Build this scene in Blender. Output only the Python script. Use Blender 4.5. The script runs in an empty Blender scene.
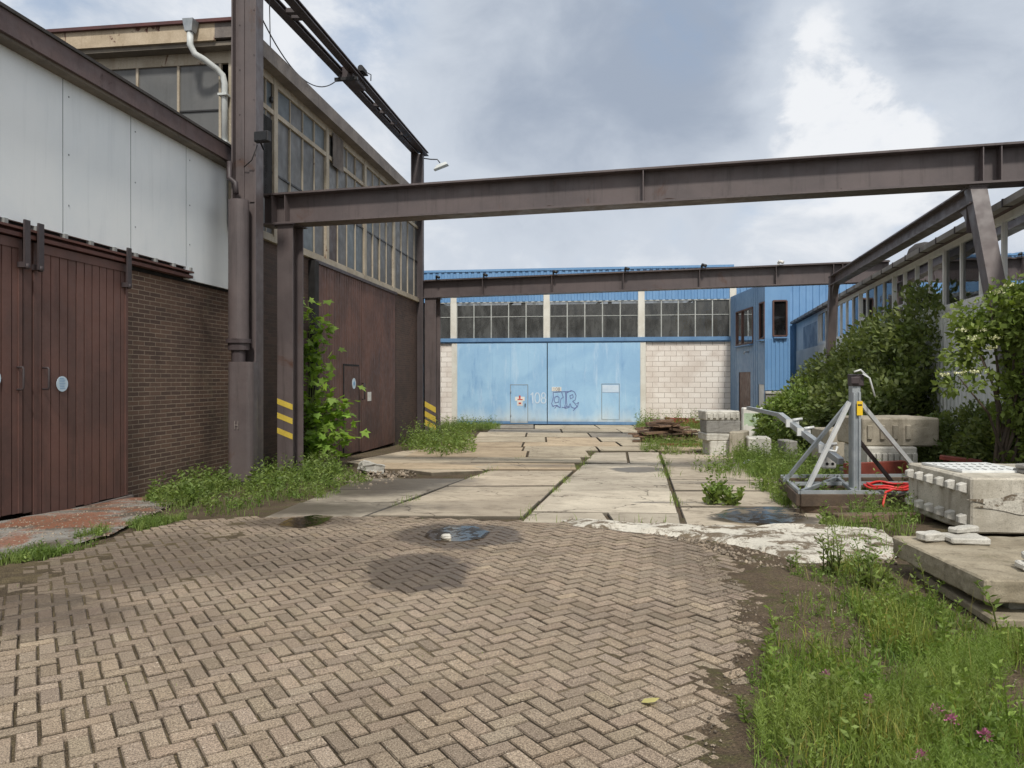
import bpy, bmesh, math, random
import numpy as np
from mathutils import Vector, Matrix, noise as mnoise
random.seed(7); RNG = np.random.default_rng(7)
sc = bpy.context.scene
COL = sc.collection
F = 740.0; CX = 512.0; HY = 380.0; CAMZ = 1.6
R = math.radians

# ------------------------------------------------------------------ ground profile and pixel helpers
HP = [(-80, .0), (6, 0), (8, -.03), (9.5, -.11), (12, -.22), (15.3, -.33), (24.4, -.54), (36, -.60), (60, -.62), (900, -.65)]
def hz(D):
    for (a, za), (b, zb) in zip(HP, HP[1:]):
        if D <= b: return za + (zb - za) * (D - a) / (b - a)
    return HP[-1][1]
def hznp(D): return np.interp(D, [p[0] for p in HP], [p[1] for p in HP])
def P(px, D, py): return Vector(((px - CX) / F * D, D, CAMZ - (py - HY) / F * D))
def G(px, py, dz=0.0):
    lo, hi = .5, 120
    for _ in range(50):
        m = (lo + hi) / 2
        if F * (CAMZ - hz(m) - dz) / m > py - HY: lo = m
        else: hi = m
    return Vector(((px - CX) / F * lo, lo, hz(lo) + dz))

# ------------------------------------------------------------------ objects
def tag(o, label=None, cat=None, group=None, kind=None):
    if label: o['label'] = label
    if cat: o['category'] = cat
    if group: o['group'] = group
    if kind: o['kind'] = kind
    return o
def thing(name, label, cat, loc=(0, 0, 0), rz=0, group=None):
    o = bpy.data.objects.new(name, None); COL.objects.link(o)
    o.location = loc; o.rotation_euler = (0, 0, rz); o.empty_display_size = .2
    return tag(o, label, cat, group)
def link(name, me, parent=None):
    o = bpy.data.objects.new(name, me); COL.objects.link(o)
    if parent is not None: o.parent = parent
    return o

class MB:
    def __init__(s): s.v = []; s.f = []; s.c = []; s.sm = []; s.mi = []; s.m = 0
    def quad(s, a, b, c, d, col=1.0):
        n = len(s.v); s.v += [tuple(a), tuple(b), tuple(c), tuple(d)]; s.f.append((n, n + 1, n + 2, n + 3)); s.c.append(col); s.sm.append(False); s.mi.append(s.m)
    def poly(s, pts, col=1.0):
        n = len(s.v); s.v += [tuple(p) for p in pts]; s.f.append(tuple(range(n, n + len(pts)))); s.c.append(col); s.sm.append(False); s.mi.append(s.m)
    def hexa(s, p, col=1.0):          # 8 points: bottom 4 ccw, top 4 ccw
        n = len(s.v); s.v += [tuple(q) for q in p]
        for f in ((3, 2, 1, 0), (4, 5, 6, 7), (0, 1, 5, 4), (1, 2, 6, 5), (2, 3, 7, 6), (3, 0, 4, 7)):
            s.f.append(tuple(n + i for i in f)); s.c.append(col); s.sm.append(False); s.mi.append(s.m)
    def box(s, x0, x1, y0, y1, z0, z1, col=1.0):
        s.hexa([(x0, y0, z0), (x1, y0, z0), (x1, y1, z0), (x0, y1, z0), (x0, y0, z1), (x1, y0, z1), (x1, y1, z1), (x0, y1, z1)], col)
    def bar(s, p0, p1, w, h, up=(0, 0, 1), col=1.0):
        p0 = Vector(p0); p1 = Vector(p1); d = (p1 - p0).normalized(); up = Vector(up)
        sd = d.cross(up)
        if sd.length < 1e-5: sd = d.cross(Vector((0, 1, 0)))
        sd.normalize(); u = sd.cross(d).normalized()
        a = sd * w / 2; b = u * h / 2
        s.hexa([p0 - a - b, p0 + a - b, p1 + a - b, p1 - a - b, p0 - a + b, p0 + a + b, p1 + a + b, p1 - a + b], col)
    def ibeam(s, p0, p1, h, w, tf, tw, up=(0, 0, 1)):
        p0 = Vector(p0); p1 = Vector(p1); d = (p1 - p0).normalized(); sd = d.cross(Vector(up)).normalized(); u = sd.cross(d).normalized()
        s.bar(p0 + u * (h - tf) / 2, p1 + u * (h - tf) / 2, w, tf, up)
        s.bar(p0 - u * (h - tf) / 2, p1 - u * (h - tf) / 2, w, tf, up)
        s.bar(p0, p1, tw, h - 2 * tf, up)
    def tube(s, pts, rad, n=8, cap=True, col=1.0):
        pts = [Vector(p) for p in pts]
        if not hasattr(rad, '__len__'): rad = [rad] * len(pts)
        base = len(s.v); prev = None
        for i, p in enumerate(pts):
            d = (pts[min(i + 1, len(pts) - 1)] - pts[max(i - 1, 0)]).normalized()
            if prev is None:
                a = d.cross(Vector((0, 0, 1)))
                if a.length < 1e-3: a = Vector((1, 0, 0))
            else: a = prev - d * prev.dot(d)
            a.normalize(); prev = a; b = d.cross(a)
            for k in range(n):
                t = 2 * math.pi * k / n
                s.v.append(tuple(p + (a * math.cos(t) + b * math.sin(t)) * rad[i]))
        for i in range(len(pts) - 1):
            for k in range(n):
                s.f.append((base + i * n + k, base + i * n + (k + 1) % n, base + (i + 1) * n + (k + 1) % n, base + (i + 1) * n + k)); s.c.append(col); s.sm.append(True); s.mi.append(s.m)
        if cap:
            for i, rev in ((0, True), (len(pts) - 1, False)):
                r = [base + i * n + k for k in range(n)]
                s.f.append(tuple(r[::-1] if rev else r)); s.c.append(col); s.sm.append(False); s.mi.append(s.m)
    def lathe(s, c, prof, n=16, col=1.0):
        b = len(s.v)
        for r, z in prof:
            for k in range(n):
                t = 2 * math.pi * k / n; s.v.append((c[0] + r * math.cos(t), c[1] + r * math.sin(t), c[2] + z))
        for i in range(len(prof) - 1):
            for k in range(n):
                s.f.append((b + i * n + k, b + i * n + (k + 1) % n, b + (i + 1) * n + (k + 1) % n, b + (i + 1) * n + k)); s.c.append(col); s.sm.append(True); s.mi.append(s.m)
    def prism(s, pts, n):              # polygon (list of Vector) extruded by vector n
        n = Vector(n); pts = [Vector(p) for p in pts]; q = [p + n for p in pts]
        s.poly(pts[::-1]); s.poly(q)
        for i in range(len(pts)):
            j = (i + 1) % len(pts); s.quad(pts[i], pts[j], q[j], q[i])
    def ribbon(s, pts, w, n=(0, -1, 0), th=.003):   # flat stroke on a wall whose normal is n
        n = Vector(n)
        for a, b in zip(pts, pts[1:]):
            a = Vector(a); b = Vector(b); d = (b - a)
            if d.length < 1e-6: continue
            d.normalize(); a = a - d * w * .3; b = b + d * w * .3; sd = d.cross(n).normalized() * w / 2
            th2 = th + random.random() * .0015
            s.quad(a - sd + n * th2, b - sd + n * th2, b + sd + n * th2, a + sd + n * th2)
    def corr(s, p0, p1, z0, z1, nrm, pitch=.25, dep=.035):   # trapezoidal sheet between two plan points
        p0 = Vector((p0[0], p0[1], 0)); p1 = Vector((p1[0], p1[1], 0)); n = Vector((nrm[0], nrm[1], 0)); L = (p1 - p0).length
        d = (p1 - p0) / L; t = 0; prof = []
        while t < L:
            for q, h in ((0, 0), (.42, 0), (.5, 1), (.92, 1)):
                if t + q * pitch <= L: prof.append((t + q * pitch, h * dep))
            t += pitch
        prof.append((L, 0))
        for (a, ha), (b, hb) in zip(prof, prof[1:]):
            A = p0 + d * a + n * ha; B = p0 + d * b + n * hb
            s.quad((A.x, A.y, z0), (B.x, B.y, z0), (B.x, B.y, z1), (A.x, A.y, z1))
    def build(s, name, mat, parent=None, org=None, bevel=0, rough=0, cuts=0, fix=True):
        me = bpy.data.meshes.new(name)
        o = Vector(org) if org is not None else Vector((0, 0, 0))
        me.from_pydata([(v[0] - o.x, v[1] - o.y, v[2] - o.z) for v in s.v], [], s.f)
        for m in (mat if isinstance(mat, (list, tuple)) else [mat]): me.materials.append(m)
        me.polygons.foreach_set('material_index', s.mi)
        me.polygons.foreach_set('use_smooth', s.sm)
        at = me.attributes.new('Col', 'FLOAT_COLOR', 'CORNER')
        buf = []
        for f, c in zip(s.f, s.c):
            c4 = (c, c, c, 1) if not hasattr(c, '__len__') else (c[0], c[1], c[2], 1)
            buf += c4 * len(f)
        at.data.foreach_set('color', buf)
        if bevel or fix or rough:
            bm = bmesh.new(); bm.from_mesh(me)
            if fix: bmesh.ops.recalc_face_normals(bm, faces=bm.faces)
            if bevel:
                ed = [e for e in bm.edges if len(e.link_faces) == 2 and e.calc_face_angle(0) > .6]
                bmesh.ops.bevel(bm, geom=ed, offset=bevel, segments=1, affect='EDGES', clamp_overlap=True)
            if rough:
                if cuts: bmesh.ops.subdivide_edges(bm, edges=bm.edges, cuts=cuts, use_grid_fill=True)
                bmesh.ops.remove_doubles(bm, verts=bm.verts, dist=.0005)
                bm.normal_update()
                for v in bm.verts:
                    q = Vector(v.co)
                    v.co += v.normal * (mnoise.noise(q * 5) * rough + mnoise.noise(q * 19) * rough * .7)
            bm.to_mesh(me); bm.free()
        ob = link(name, me, parent)
        if parent is None: ob.location = o
        return ob

def np_mesh(name, verts, faces, cols, mat, parent=None, smooth=False):
    me = bpy.data.meshes.new(name); k = faces.shape[1]
    me.vertices.add(len(verts)); me.vertices.foreach_set('co', verts.astype(np.float32).ravel())
    me.loops.add(faces.size); me.loops.foreach_set('vertex_index', faces.astype(np.int32).ravel())
    me.polygons.add(len(faces)); me.polygons.foreach_set('loop_start', np.arange(0, faces.size, k, dtype=np.int32))
    me.polygons.foreach_set('loop_total', np.full(len(faces), k, dtype=np.int32))
    me.update(calc_edges=True)
    at = me.attributes.new('Col', 'FLOAT_COLOR', 'CORNER')
    c = np.ones((len(faces), k, 4), np.float32); c[:, :, :3] = (cols[:, None, None] if cols.ndim == 1 else cols[:, None, :])
    at.data.foreach_set('color', c.ravel())
    me.materials.append(mat); me.validate()
    return link(name, me, parent)

# ------------------------------------------------------------------ materials
def s2l(c): return tuple((x / 255 / 12.92 if x / 255 <= .04045 else ((x / 255 + .055) / 1.055) ** 2.4) for x in c)
class N:
    def __init__(s, name):
        s.m = bpy.data.materials.new(name); s.m.use_nodes = True; s.t = s.m.node_tree; s.t.nodes.clear()
        s.out = s.t.nodes.new('ShaderNodeOutputMaterial')
    def n(s, t, **kw):
        x = s.t.nodes.new(t)
        for k, v in kw.items():
            if k in x.inputs.keys() if isinstance(k, str) else False: s.set(x.inputs[k], v)
            else: setattr(x, k, v)
        return x
    def set(s, sock, v):
        if isinstance(v, bpy.types.NodeSocket): s.t.links.new(v, sock)
        elif hasattr(v, '__len__') and len(v) == 3 and sock.type == 'RGBA': sock.default_value = (*v, 1)
        else: sock.default_value = v
    def math(s, op, a, b=None, c=None, clamp=False):
        x = s.t.nodes.new('ShaderNodeMath'); x.operation = op; x.use_clamp = clamp
        for i, v in enumerate((a, b, c)):
            if v is not None: s.set(x.inputs[i], v)
        return x.outputs[0]
    def mix(s, f, a, b, mode='MIX'):
        x = s.t.nodes.new('ShaderNodeMix'); x.data_type = 'RGBA'; x.blend_type = mode
        s.set(x.inputs[0], f); s.set(x.inputs[6], a); s.set(x.inputs[7], b)
        return x.outputs[2]
    def noise(s, vec, scale, detail=4, rough=.55, dist=0):
        x = s.t.nodes.new('ShaderNodeTexNoise'); s.set(x.inputs['Vector'], vec); x.inputs['Scale'].default_value = scale
        x.inputs['Detail'].default_value = detail; x.inputs['Roughness'].default_value = rough; x.inputs['Distortion'].default_value = dist
        return x.outputs['Fac']
    def ramp(s, v, a, b, lo=0., hi=1.):
        x = s.t.nodes.new('ShaderNodeMapRange'); x.interpolation_type = 'SMOOTHSTEP'; s.set(x.inputs[0], v)
        x.inputs[1].default_value = a; x.inputs[2].default_value = b; x.inputs[3].default_value = lo; x.inputs[4].default_value = hi
        return x.outputs[0]
    def coord(s, kind='Object'):
        if kind == 'World': return s.t.nodes.new('ShaderNodeNewGeometry').outputs['Position']
        return s.t.nodes.new('ShaderNodeTexCoord').outputs[kind]
    def mapv(s, vec, sc=(1, 1, 1), rot=(0, 0, 0), loc=(0, 0, 0)):
        x = s.t.nodes.new('ShaderNodeMapping'); s.set(x.inputs[0], vec)
        x.inputs['Scale'].default_value = sc; x.inputs['Rotation'].default_value = rot; x.inputs['Location'].default_value = loc
        return x.outputs[0]
    def attr(s):
        x = s.t.nodes.new('ShaderNodeAttribute'); x.attribute_name = 'Col'; return x.outputs['Color']
    def bump(s, h, strength=.3, dist=.01):
        x = s.t.nodes.new('ShaderNodeBump'); s.set(x.inputs['Height'], h); x.inputs['Strength'].default_value = strength; x.inputs['Distance'].default_value = dist
        return x.outputs[0]
    def pr(s, color, rough=.7, metal=0., normal=None, spec=.5):
        x = s.t.nodes.new('ShaderNodeBsdfPrincipled'); s.set(x.inputs['Base Color'], color); s.set(x.inputs['Roughness'], rough); s.set(x.inputs['Metallic'], metal)
        s.set(x.inputs['Specular IOR Level'], spec)
        if normal is not None: s.set(x.inputs['Normal'], normal)
        s.t.links.new(x.outputs[0], s.out.inputs[0]); return x

def weathered(name, c1, c2, scale=1.5, streak=.35, streakcol=None, rust=None, rough=.6, metal=0., bump=.15, speck=.15, attr=False, coords='World', grime=None, lin=False):
    n = N(name); co = n.coord(coords)
    if not lin: c1 = s2l(c1); c2 = s2l(c2)
    a = n.noise(co, scale, 6, .6, .3)
    col = n.mix(n.ramp(a, .35, .65), c1, c2)
    if streak:
        st = n.noise(n.mapv(co, (6, 6, .45)), 1.4, 5, .65)
        col = n.mix(n.math('MULTIPLY', n.ramp(st, .5, .75), streak), col, s2l(streakcol) if streakcol else (0.05, .042, .036))
    if speck:
        sp = n.noise(co, 60, 3, .7)
        col = n.mix(n.ramp(sp, .35, .7, 0, speck), col, (.03, .027, .024))
        sp2 = n.noise(co, 23, 4, .7)
        col = n.mix(n.ramp(sp2, .45, .75, 0, speck), col, tuple(min(1, x * 1.7) for x in c1))
    if rust:
        rc, lo, hi, rs = rust
        rn = n.noise(n.mapv(co, (1, 1, .6)), rs, 8, .7, .6)
        col = n.mix(n.ramp(rn, lo, hi), col, n.mix(n.noise(co, 30, 3), s2l(rc), tuple(x * .45 for x in s2l(rc))))
    if attr: col = n.mix(1.0, col, n.attr(), 'MULTIPLY')
    nm = n.bump(n.math('ADD', n.noise(co, 14, 5, .6), n.math('MULTIPLY', n.noise(co, 90, 2), .35)), bump, .012) if bump else None
    rr = n.ramp(n.noise(co, 5, 4), .3, .7, rough - .1, min(1, rough + .12))
    n.pr(col, rr, metal, nm)
    return n.m

def brick_mat(name, c1, c2, mortar, bw, bh, plane='YZ', msize=.012, stain=None, bumps=.6):
    n = N(name); co = n.coord('Object')
    x = n.t.nodes.new('ShaderNodeSeparateXYZ'); n.set(x.inputs[0], co)
    c = n.t.nodes.new('ShaderNodeCombineXYZ'); n.set(c.inputs[0], x.outputs['Y' if plane == 'YZ' else 'X']); n.set(c.inputs[1], x.outputs['Z'])
    wob = n.t.nodes.new('ShaderNodeVectorMath'); wob.operation = 'ADD'
    nt = n.t.nodes.new('ShaderNodeTexNoise'); n.set(nt.inputs['Vector'], co); nt.inputs['Scale'].default_value = 7
    vs = n.t.nodes.new('ShaderNodeVectorMath'); vs.operation = 'SCALE'; n.set(vs.inputs[0], nt.outputs['Color']); vs.inputs['Scale'].default_value = .008
    n.set(wob.inputs[0], c.outputs[0]); n.set(wob.inputs[1], vs.outputs[0])
    b = n.t.nodes.new('ShaderNodeTexBrick'); n.set(b.inputs['Vector'], wob.outputs[0]); b.inputs['Scale'].default_value = 1
    b.inputs['Brick Width'].default_value = bw; b.inputs['Row Height'].default_value = bh; b.inputs['Mortar Size'].default_value = msize
    b.inputs['Mortar Smooth'].default_value = .2; b.inputs['Bias'].default_value = -.1
    n.set(b.inputs['Color1'], s2l(c1)); n.set(b.inputs['Color2'], s2l(c2)); n.set(b.inputs['Mortar'], s2l(mortar))
    col = b.outputs['Color']
    col = n.mix(n.ramp(n.noise(co, .7, 5, .6, .5), .42, .7, 0, .55), col, s2l(stain[0]) if stain else (.03, .026, .022))
    if stain:
        col = n.mix(n.ramp(n.noise(n.mapv(co, (2, 2, .8), loc=(3.3, 1.2, 9.1)), .8, 6, .65), .55, .72, 0, stain[2]), col, s2l(stain[1]))
    col = n.mix(n.ramp(n.noise(co, 45, 3), .4, .7, 0, .25), col, (.02, .018, .016))
    h = n.math('ADD', n.math('MULTIPLY', n.math('SUBTRACT', 1., b.outputs['Fac']), 1.), n.math('MULTIPLY', n.noise(co, 60, 3), .4))
    n.pr(col, .85, 0, n.bump(h, bumps, .012))
    return n.m

def wet_mask(n, ell):
    co = n.coord('World'); tot = None
    ns = n.math('ADD', n.math('MULTIPLY', n.noise(co, 1.1, 4, .6), .7), n.math('MULTIPLY', n.noise(co, 5.5, 6, .7), .5)); ns = n.math('SUBTRACT', ns, .1)
    for (x, y, rx, ry, k) in ell:
        mv = n.mapv(co, (1 / rx, 1 / ry, 0), (0, 0, 0), (-x / rx, -y / ry, 0))
        l = n.t.nodes.new('ShaderNodeVectorMath'); l.operation = 'LENGTH'; n.set(l.inputs[0], mv)
        v = n.math('ADD', l.outputs['Value'], n.math('MULTIPLY', n.math('SUBTRACT', ns, .5), 1.5))
        m = n.ramp(v, .78, 1.02, k, 0) if rx < .8 else n.ramp(v, .4, 1.3, k, 0)
        tot = m if tot is None else n.math('MAXIMUM', tot, m)
    return tot

def leaf_mat(name, c, c2, trans=.35, rough=.55):
    n = N(name); co = n.coord('World')
    col = n.mix(n.ramp(n.noise(co, 2.2, 4), .35, .65), c, c2)
    col = n.mix(1.0, col, n.attr(), 'MULTIPLY')
    d = n.pr(col, rough, 0, None, .35)
    t = n.t.nodes.new('ShaderNodeBsdfTranslucent'); n.set(t.inputs[0], n.mix(1.0, col, (1.3, 1.35, .6), 'MULTIPLY'))
    mx = n.t.nodes.new('ShaderNodeMixShader'); mx.inputs[0].default_value = trans
    n.t.links.new(d.outputs[0], mx.inputs[1]); n.t.links.new(t.outputs[0], mx.inputs[2]); n.t.links.new(mx.outputs[0], n.out.inputs[0])
    return n.m

def glass_mat(name, tint=(.5, .52, .52), rough=.02, dirt=.25, dirtcol=(.09, .09, .088), ior=1.5):
    n = N(name); co = n.coord('World')
    tr = n.t.nodes.new('ShaderNodeBsdfTransparent'); n.set(tr.inputs[0], tint)
    gl = n.t.nodes.new('ShaderNodeBsdfGlossy'); gl.inputs['Roughness'].default_value = rough; n.set(gl.inputs['Color'], (.9, .92, .95))
    fr = n.t.nodes.new('ShaderNodeFresnel'); fr.inputs[0].default_value = ior
    bn = n.bump(n.noise(co, 1.3, 2), .06, .05); n.set(gl.inputs['Normal'], bn)
    m1 = n.t.nodes.new('ShaderNodeMixShader'); n.set(m1.inputs[0], fr.outputs[0]); n.t.links.new(tr.outputs[0], m1.inputs[1]); n.t.links.new(gl.outputs[0], m1.inputs[2])
    df = n.t.nodes.new('ShaderNodeBsdfDiffuse'); n.set(df.inputs[0], dirtcol)
    m2 = n.t.nodes.new('ShaderNodeMixShader'); n.set(m2.inputs[0], n.ramp(n.noise(n.mapv(co, (2, 2, .7)), 1.5, 6, .6), .3, .75, dirt * .4, dirt))
    n.t.links.new(m1.outputs[0], m2.inputs[1]); n.t.links.new(df.outputs[0], m2.inputs[2]); n.t.links.new(m2.outputs[0], n.out.inputs[0])
    return n.m

M = {}
M['steel'] = weathered('painted_steel', (96, 86, 85), (83, 75, 75), .8, .55, (54, 48, 46), rust=((92, 62, 46), .60, .74, 1.3), rough=.5, bump=.08, speck=.06)
M['steel_dark'] = weathered('dark_painted_steel', (70, 61, 62), (60, 53, 55), 1.2, .4, (44, 38, 37), rust=((84, 54, 40), .66, .74, 1.6), rough=.55, bump=.1, speck=.1)
M['door'] = weathered('brown_door_paint', (108, 77, 69), (92, 68, 62), 1.3, .4, (62, 48, 45), rough=.62, bump=.12, speck=.1, attr=True)
M['hall_door'] = weathered('hall_door_paint', (104, 74, 64), (84, 61, 54), .9, .55, (50, 42, 42), rough=.65, bump=.12, speck=.1, attr=True)
M['rail'] = weathered('red_rail_paint', (98, 62, 54), (82, 54, 48), 2, .3, (60, 42, 38), rough=.6, bump=.12)
M['panel'] = weathered('pale_panel', (226, 230, 231), (217, 223, 226), .5, .12, (150, 160, 166), rough=.5, bump=.02, speck=.015)
M['seam'] = weathered('seam_strip', (140, 145, 148), (122, 128, 132), 1, .2, rough=.6, bump=0)
M['fascia'] = weathered('brown_fascia', (98, 82, 80), (84, 70, 70), 1.6, .35, (60, 48, 46), rust=((66, 46, 42), .6, .7, 3), rough=.7, bump=.2, speck=.12)
M['soffit'] = weathered('pale_soffit', (120, 112, 100), (100, 94, 86), 1.5, .3, rough=.8)
M['felt'] = weathered('roof_felt', (66, 62, 60), (54, 52, 51), 1, 0, rough=.9, bump=.3)
M['cream'] = weathered('peeling_cream_paint', (172, 162, 144), (150, 140, 122), 2, .4, (128, 104, 80), rust=((110, 74, 52), .62, .68, 2.4), rough=.65, bump=.2)
M['cream_fascia'] = weathered('peeled_fascia', (186, 170, 146), (168, 152, 128), 2.4, .4, (120, 94, 74), rust=((96, 52, 44), .56, .6, 1.9), rough=.7, bump=.25)
M['weath_conc'] = weathered('weathered_edge', (128, 120, 114), (104, 98, 95), 1.4, .5, (70, 64, 62), rough=.85, bump=.3, speck=.2)
M['trim'] = weathered('red_trim', (92, 52, 50), (74, 44, 44), 2, .3, rough=.6)
M['hall_pane'] = weathered('dusty_pane', (98, 98, 97), (84, 85, 85), .9, .35, (66, 66, 66), rough=.5, bump=.03, speck=.04, attr=True)
M['white_pipe'] = weathered('white_plastic', (205, 208, 206), (190, 194, 192), 2, .2, (150, 150, 146), rough=.4, bump=.02, speck=.03)
M['galv'] = weathered('galvanised_steel', (162, 167, 170), (138, 145, 150), 3, .25, (108, 112, 114), rough=.42, metal=.25, bump=.05, speck=.08)
M['galv_pale'] = weathered('pale_galvanised_tube', (216, 217, 215), (196, 199, 199), 3, .2, (150, 152, 152), rough=.4, metal=.08, bump=.03, speck=.06)
M['black'] = weathered('black_metal', (34, 33, 33), (28, 28, 29), 3, 0, rough=.5, bump=.05)
M['dark'] = weathered('dark_void', (26, 24, 24), (20, 19, 19), 2, 0, rough=.9, bump=0, speck=0)
M['yellow'] = weathered('yellow_paint', (205, 180, 72), (190, 165, 66), 3, .2, (120, 104, 60), rough=.6, bump=.05)
M['yel_label'] = weathered('yellow_label', (228, 190, 40), (218, 180, 36), 3, 0, rough=.5, bump=0, speck=.02)
M['white'] = weathered('white_paint', (222, 220, 214), (206, 204, 198), 2, .3, (150, 140, 126), rough=.6, bump=.05, speck=.05)
M['sticker'] = weathered('pale_sticker', (196, 212, 222), (184, 204, 218), 9, 0, rough=.5, bump=0, speck=.02)
M['blue_mark'] = weathered('blue_print', (120, 165, 200), (110, 155, 195), 9, 0, rough=.5, bump=0, speck=0)
M['red_mark'] = weathered('red_print', (190, 70, 60), (180, 66, 56), 9, 0, rough=.5, bump=0, speck=0)
M['brick'] = brick_mat('brown_brick', (112, 88, 74), (86, 68, 60), (156, 140, 122), .29, .0745, 'YZ', .007, ((62, 50, 44), (126, 118, 96), .5))
M['hall_brick'] = brick_mat('dark_hall_brick', (84, 64, 56), (66, 52, 47), (92, 78, 68), .27, .074, 'YZ', .005, ((50, 40, 37), (84, 72, 62), .4))
M['block'] = brick_mat('white_block', (238, 232, 224), (228, 220, 211), (158, 146, 136), .56, .25, 'XZ', .011, ((196, 182, 170), (206, 194, 184), .4), .35)
def blue_door():
    n = N('faded_blue_paint'); co = n.coord('Object')
    c = n.mix(n.ramp(n.noise(co, .6, 6, .6, .5), .35, .65), s2l((140, 180, 214)), s2l((158, 196, 224)))
    st = n.noise(n.mapv(co, (3.2, 3, .5)), 1.1, 6, .65)
    c = n.mix(n.ramp(st, .52, .72, 0, .55), c, s2l((188, 212, 232)))
    st = n.noise(n.mapv(co, (2.2, 2, .5), loc=(5, 3, 1)), 1.3, 6, .65)
    c = n.mix(n.ramp(st, .55, .75, 0, .5), c, s2l((100, 144, 192)))
    x = n.t.nodes.new('ShaderNodeSeparateXYZ'); n.set(x.inputs[0], co)
    lo = n.math('ADD', x.outputs['Z'], n.math('MULTIPLY', n.noise(n.mapv(co, (1.2, 1, .6)), .7, 5, .6), 2.2))
    c = n.mix(n.ramp(lo, .2, 1.6, .85, 0), c, s2l((200, 210, 212)))
    lo2 = n.math('ADD', x.outputs['Z'], n.math('MULTIPLY', n.noise(n.mapv(co, (2, 1, .6)), 1.2, 6, .65), .5))
    c = n.mix(n.ramp(lo2, -.35, .05, .6, 0), c, s2l((120, 116, 104)))
    c = n.mix(n.ramp(n.noise(co, 30, 4, .7), .45, .75, 0, .15), c, s2l((90, 110, 130)))
    n.pr(c, .55, 0, n.bump(n.noise(co, 3, 3), .06, .02)); return n.m
M['blue_door'] = blue_door()
M['blue_clad'] = weathered('blue_cladding', (112, 152, 192), (100, 142, 184), .7, .25, (60, 96, 140), rough=.45, bump=.03, speck=.03)
M['blue_flat'] = weathered('blue_wall', (118, 146, 174), (108, 136, 166), .8, .3, (60, 84, 112), rough=.55, bump=.05, speck=.04)
M['blue_trim'] = weathered('blue_trim', (104, 142, 180), (90, 128, 168), 1.2, .3, (70, 92, 116), rough=.5, bump=.05)
M['pillar'] = weathered('white_pillar', (218, 216, 206), (204, 200, 188), 1.4, .35, (160, 150, 132), rough=.7, bump=.1)
M['frame_grey'] = weathered('pale_window_bars', (180, 182, 178), (160, 164, 160), 2, .2, rough=.5, bump=0)
M['white_frame'] = weathered('white_window_frame', (226, 226, 222), (212, 214, 211), 1.5, .25, (140, 142, 140), rough=.5, bump=.02, speck=.03)
M['brown_wood'] = weathered('brown_frame', (94, 66, 56), (80, 56, 50), 3, .3, rough=.5)
M['grey_clad'] = weathered('grey_cladding', (218, 220, 217), (202, 206, 205), .8, .35, (128, 132, 130), rough=.5, bump=.04, speck=.05)
M['gutter'] = weathered('grey_gutter', (150, 146, 140), (126, 122, 118), 1.5, .4, (84, 80, 76), rough=.6, bump=.1)
M['glass'] = glass_mat('window_glass', (.6, .62, .62), .04, .88, (.12, .122, .118))
M['glass_r'] = glass_mat('reflecting_window_glass', (.5, .53, .55), .015, .06, (.2, .2, .2), 2.1)
M['glass_dark'] = glass_mat('dark_window_glass', (.35, .36, .36), .03, .35, (.04, .04, .04))
M['room'] = weathered('dark_interior', (70, 72, 74), (56, 58, 60), 1, 0, rough=.9, bump=0)
M['yellow_crane'] = weathered('crane_yellow', (200, 160, 50), (184, 146, 46), 1, .2, rough=.5, bump=0)
M['mach_grey'] = weathered('pale_steelwork', (150, 152, 150), (130, 132, 130), 1, .2, rough=.6, bump=0)
M['rusty'] = weathered('rusty_red_steel', (132, 62, 48), (108, 50, 40), 4, .3, (70, 40, 34), rough=.75, bump=.25)
M['red_hose'] = weathered('red_hose', (206, 52, 48), (190, 44, 42), 4, 0, rough=.4, bump=.02, speck=.03)
M['white_plastic'] = weathered('white_wrap', (232, 234, 232), (214, 216, 214), 4, .1, rough=.5, bump=.1, speck=.04)
M['graff'] = weathered('dark_spray', (104, 118, 164), (94, 108, 156), 4, 0, rough=.5, bump=0, speck=0)
M['spray'] = weathered('pale_spray', (196, 212, 226), (182, 202, 222), 4, 0, rough=.6, bump=0, speck=0)
def concrete(name, c1, c2, c3, moss=.3, attr=False):
    n = N(name); co = n.coord('World')
    c = n.mix(n.ramp(n.noise(co, 1.6, 6, .65, .4), .35, .65), s2l(c1), s2l(c2))
    c = n.mix(n.ramp(n.noise(n.mapv(co, (5, 5, .7)), 1.2, 6, .65), .52, .72, 0, .6), c, s2l(c3))
    c = n.mix(n.ramp(n.noise(co, 3.2, 7, .7, .5), .55, .72, 0, moss), c, s2l((92, 88, 62)))
    c = n.mix(n.ramp(n.noise(co, 70, 3, .7), .42, .72, 0, .35), c, s2l(tuple(x * .55 for x in c1)))
    c = n.mix(n.ramp(n.noise(co, 38, 3, .7), .6, .72, 0, .5), c, s2l((60, 55, 48)))
    if attr: c = n.mix(1.0, c, n.attr(), 'MULTIPLY')
    n.pr(c, .9, 0, n.bump(n.math('ADD', n.noise(co, 9, 6, .65), n.math('MULTIPLY', n.noise(co, 80, 3), .5)), .45, .015), .3)
    return n.m
M['conc'] = concrete('old_concrete', (176, 168, 152), (156, 148, 132), (118, 110, 96), .45)
M['conc_pale'] = concrete('pale_concrete', (206, 203, 194), (180, 177, 168), (136, 131, 122), .3)
M['conc_block'] = concrete('stained_block_concrete', (204, 198, 184), (172, 165, 150), (122, 114, 100), .4)
M['conc_grey'] = concrete('grey_concrete', (150, 148, 142), (132, 130, 126), (100, 96, 90), .3)
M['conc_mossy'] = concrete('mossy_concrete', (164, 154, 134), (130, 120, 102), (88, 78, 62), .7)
M['wood'] = weathered('weathered_timber', (112, 92, 76), (88, 72, 60), 3, .2, (60, 50, 44), rough=.85, bump=.4, speck=.2, attr=True)
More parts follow.
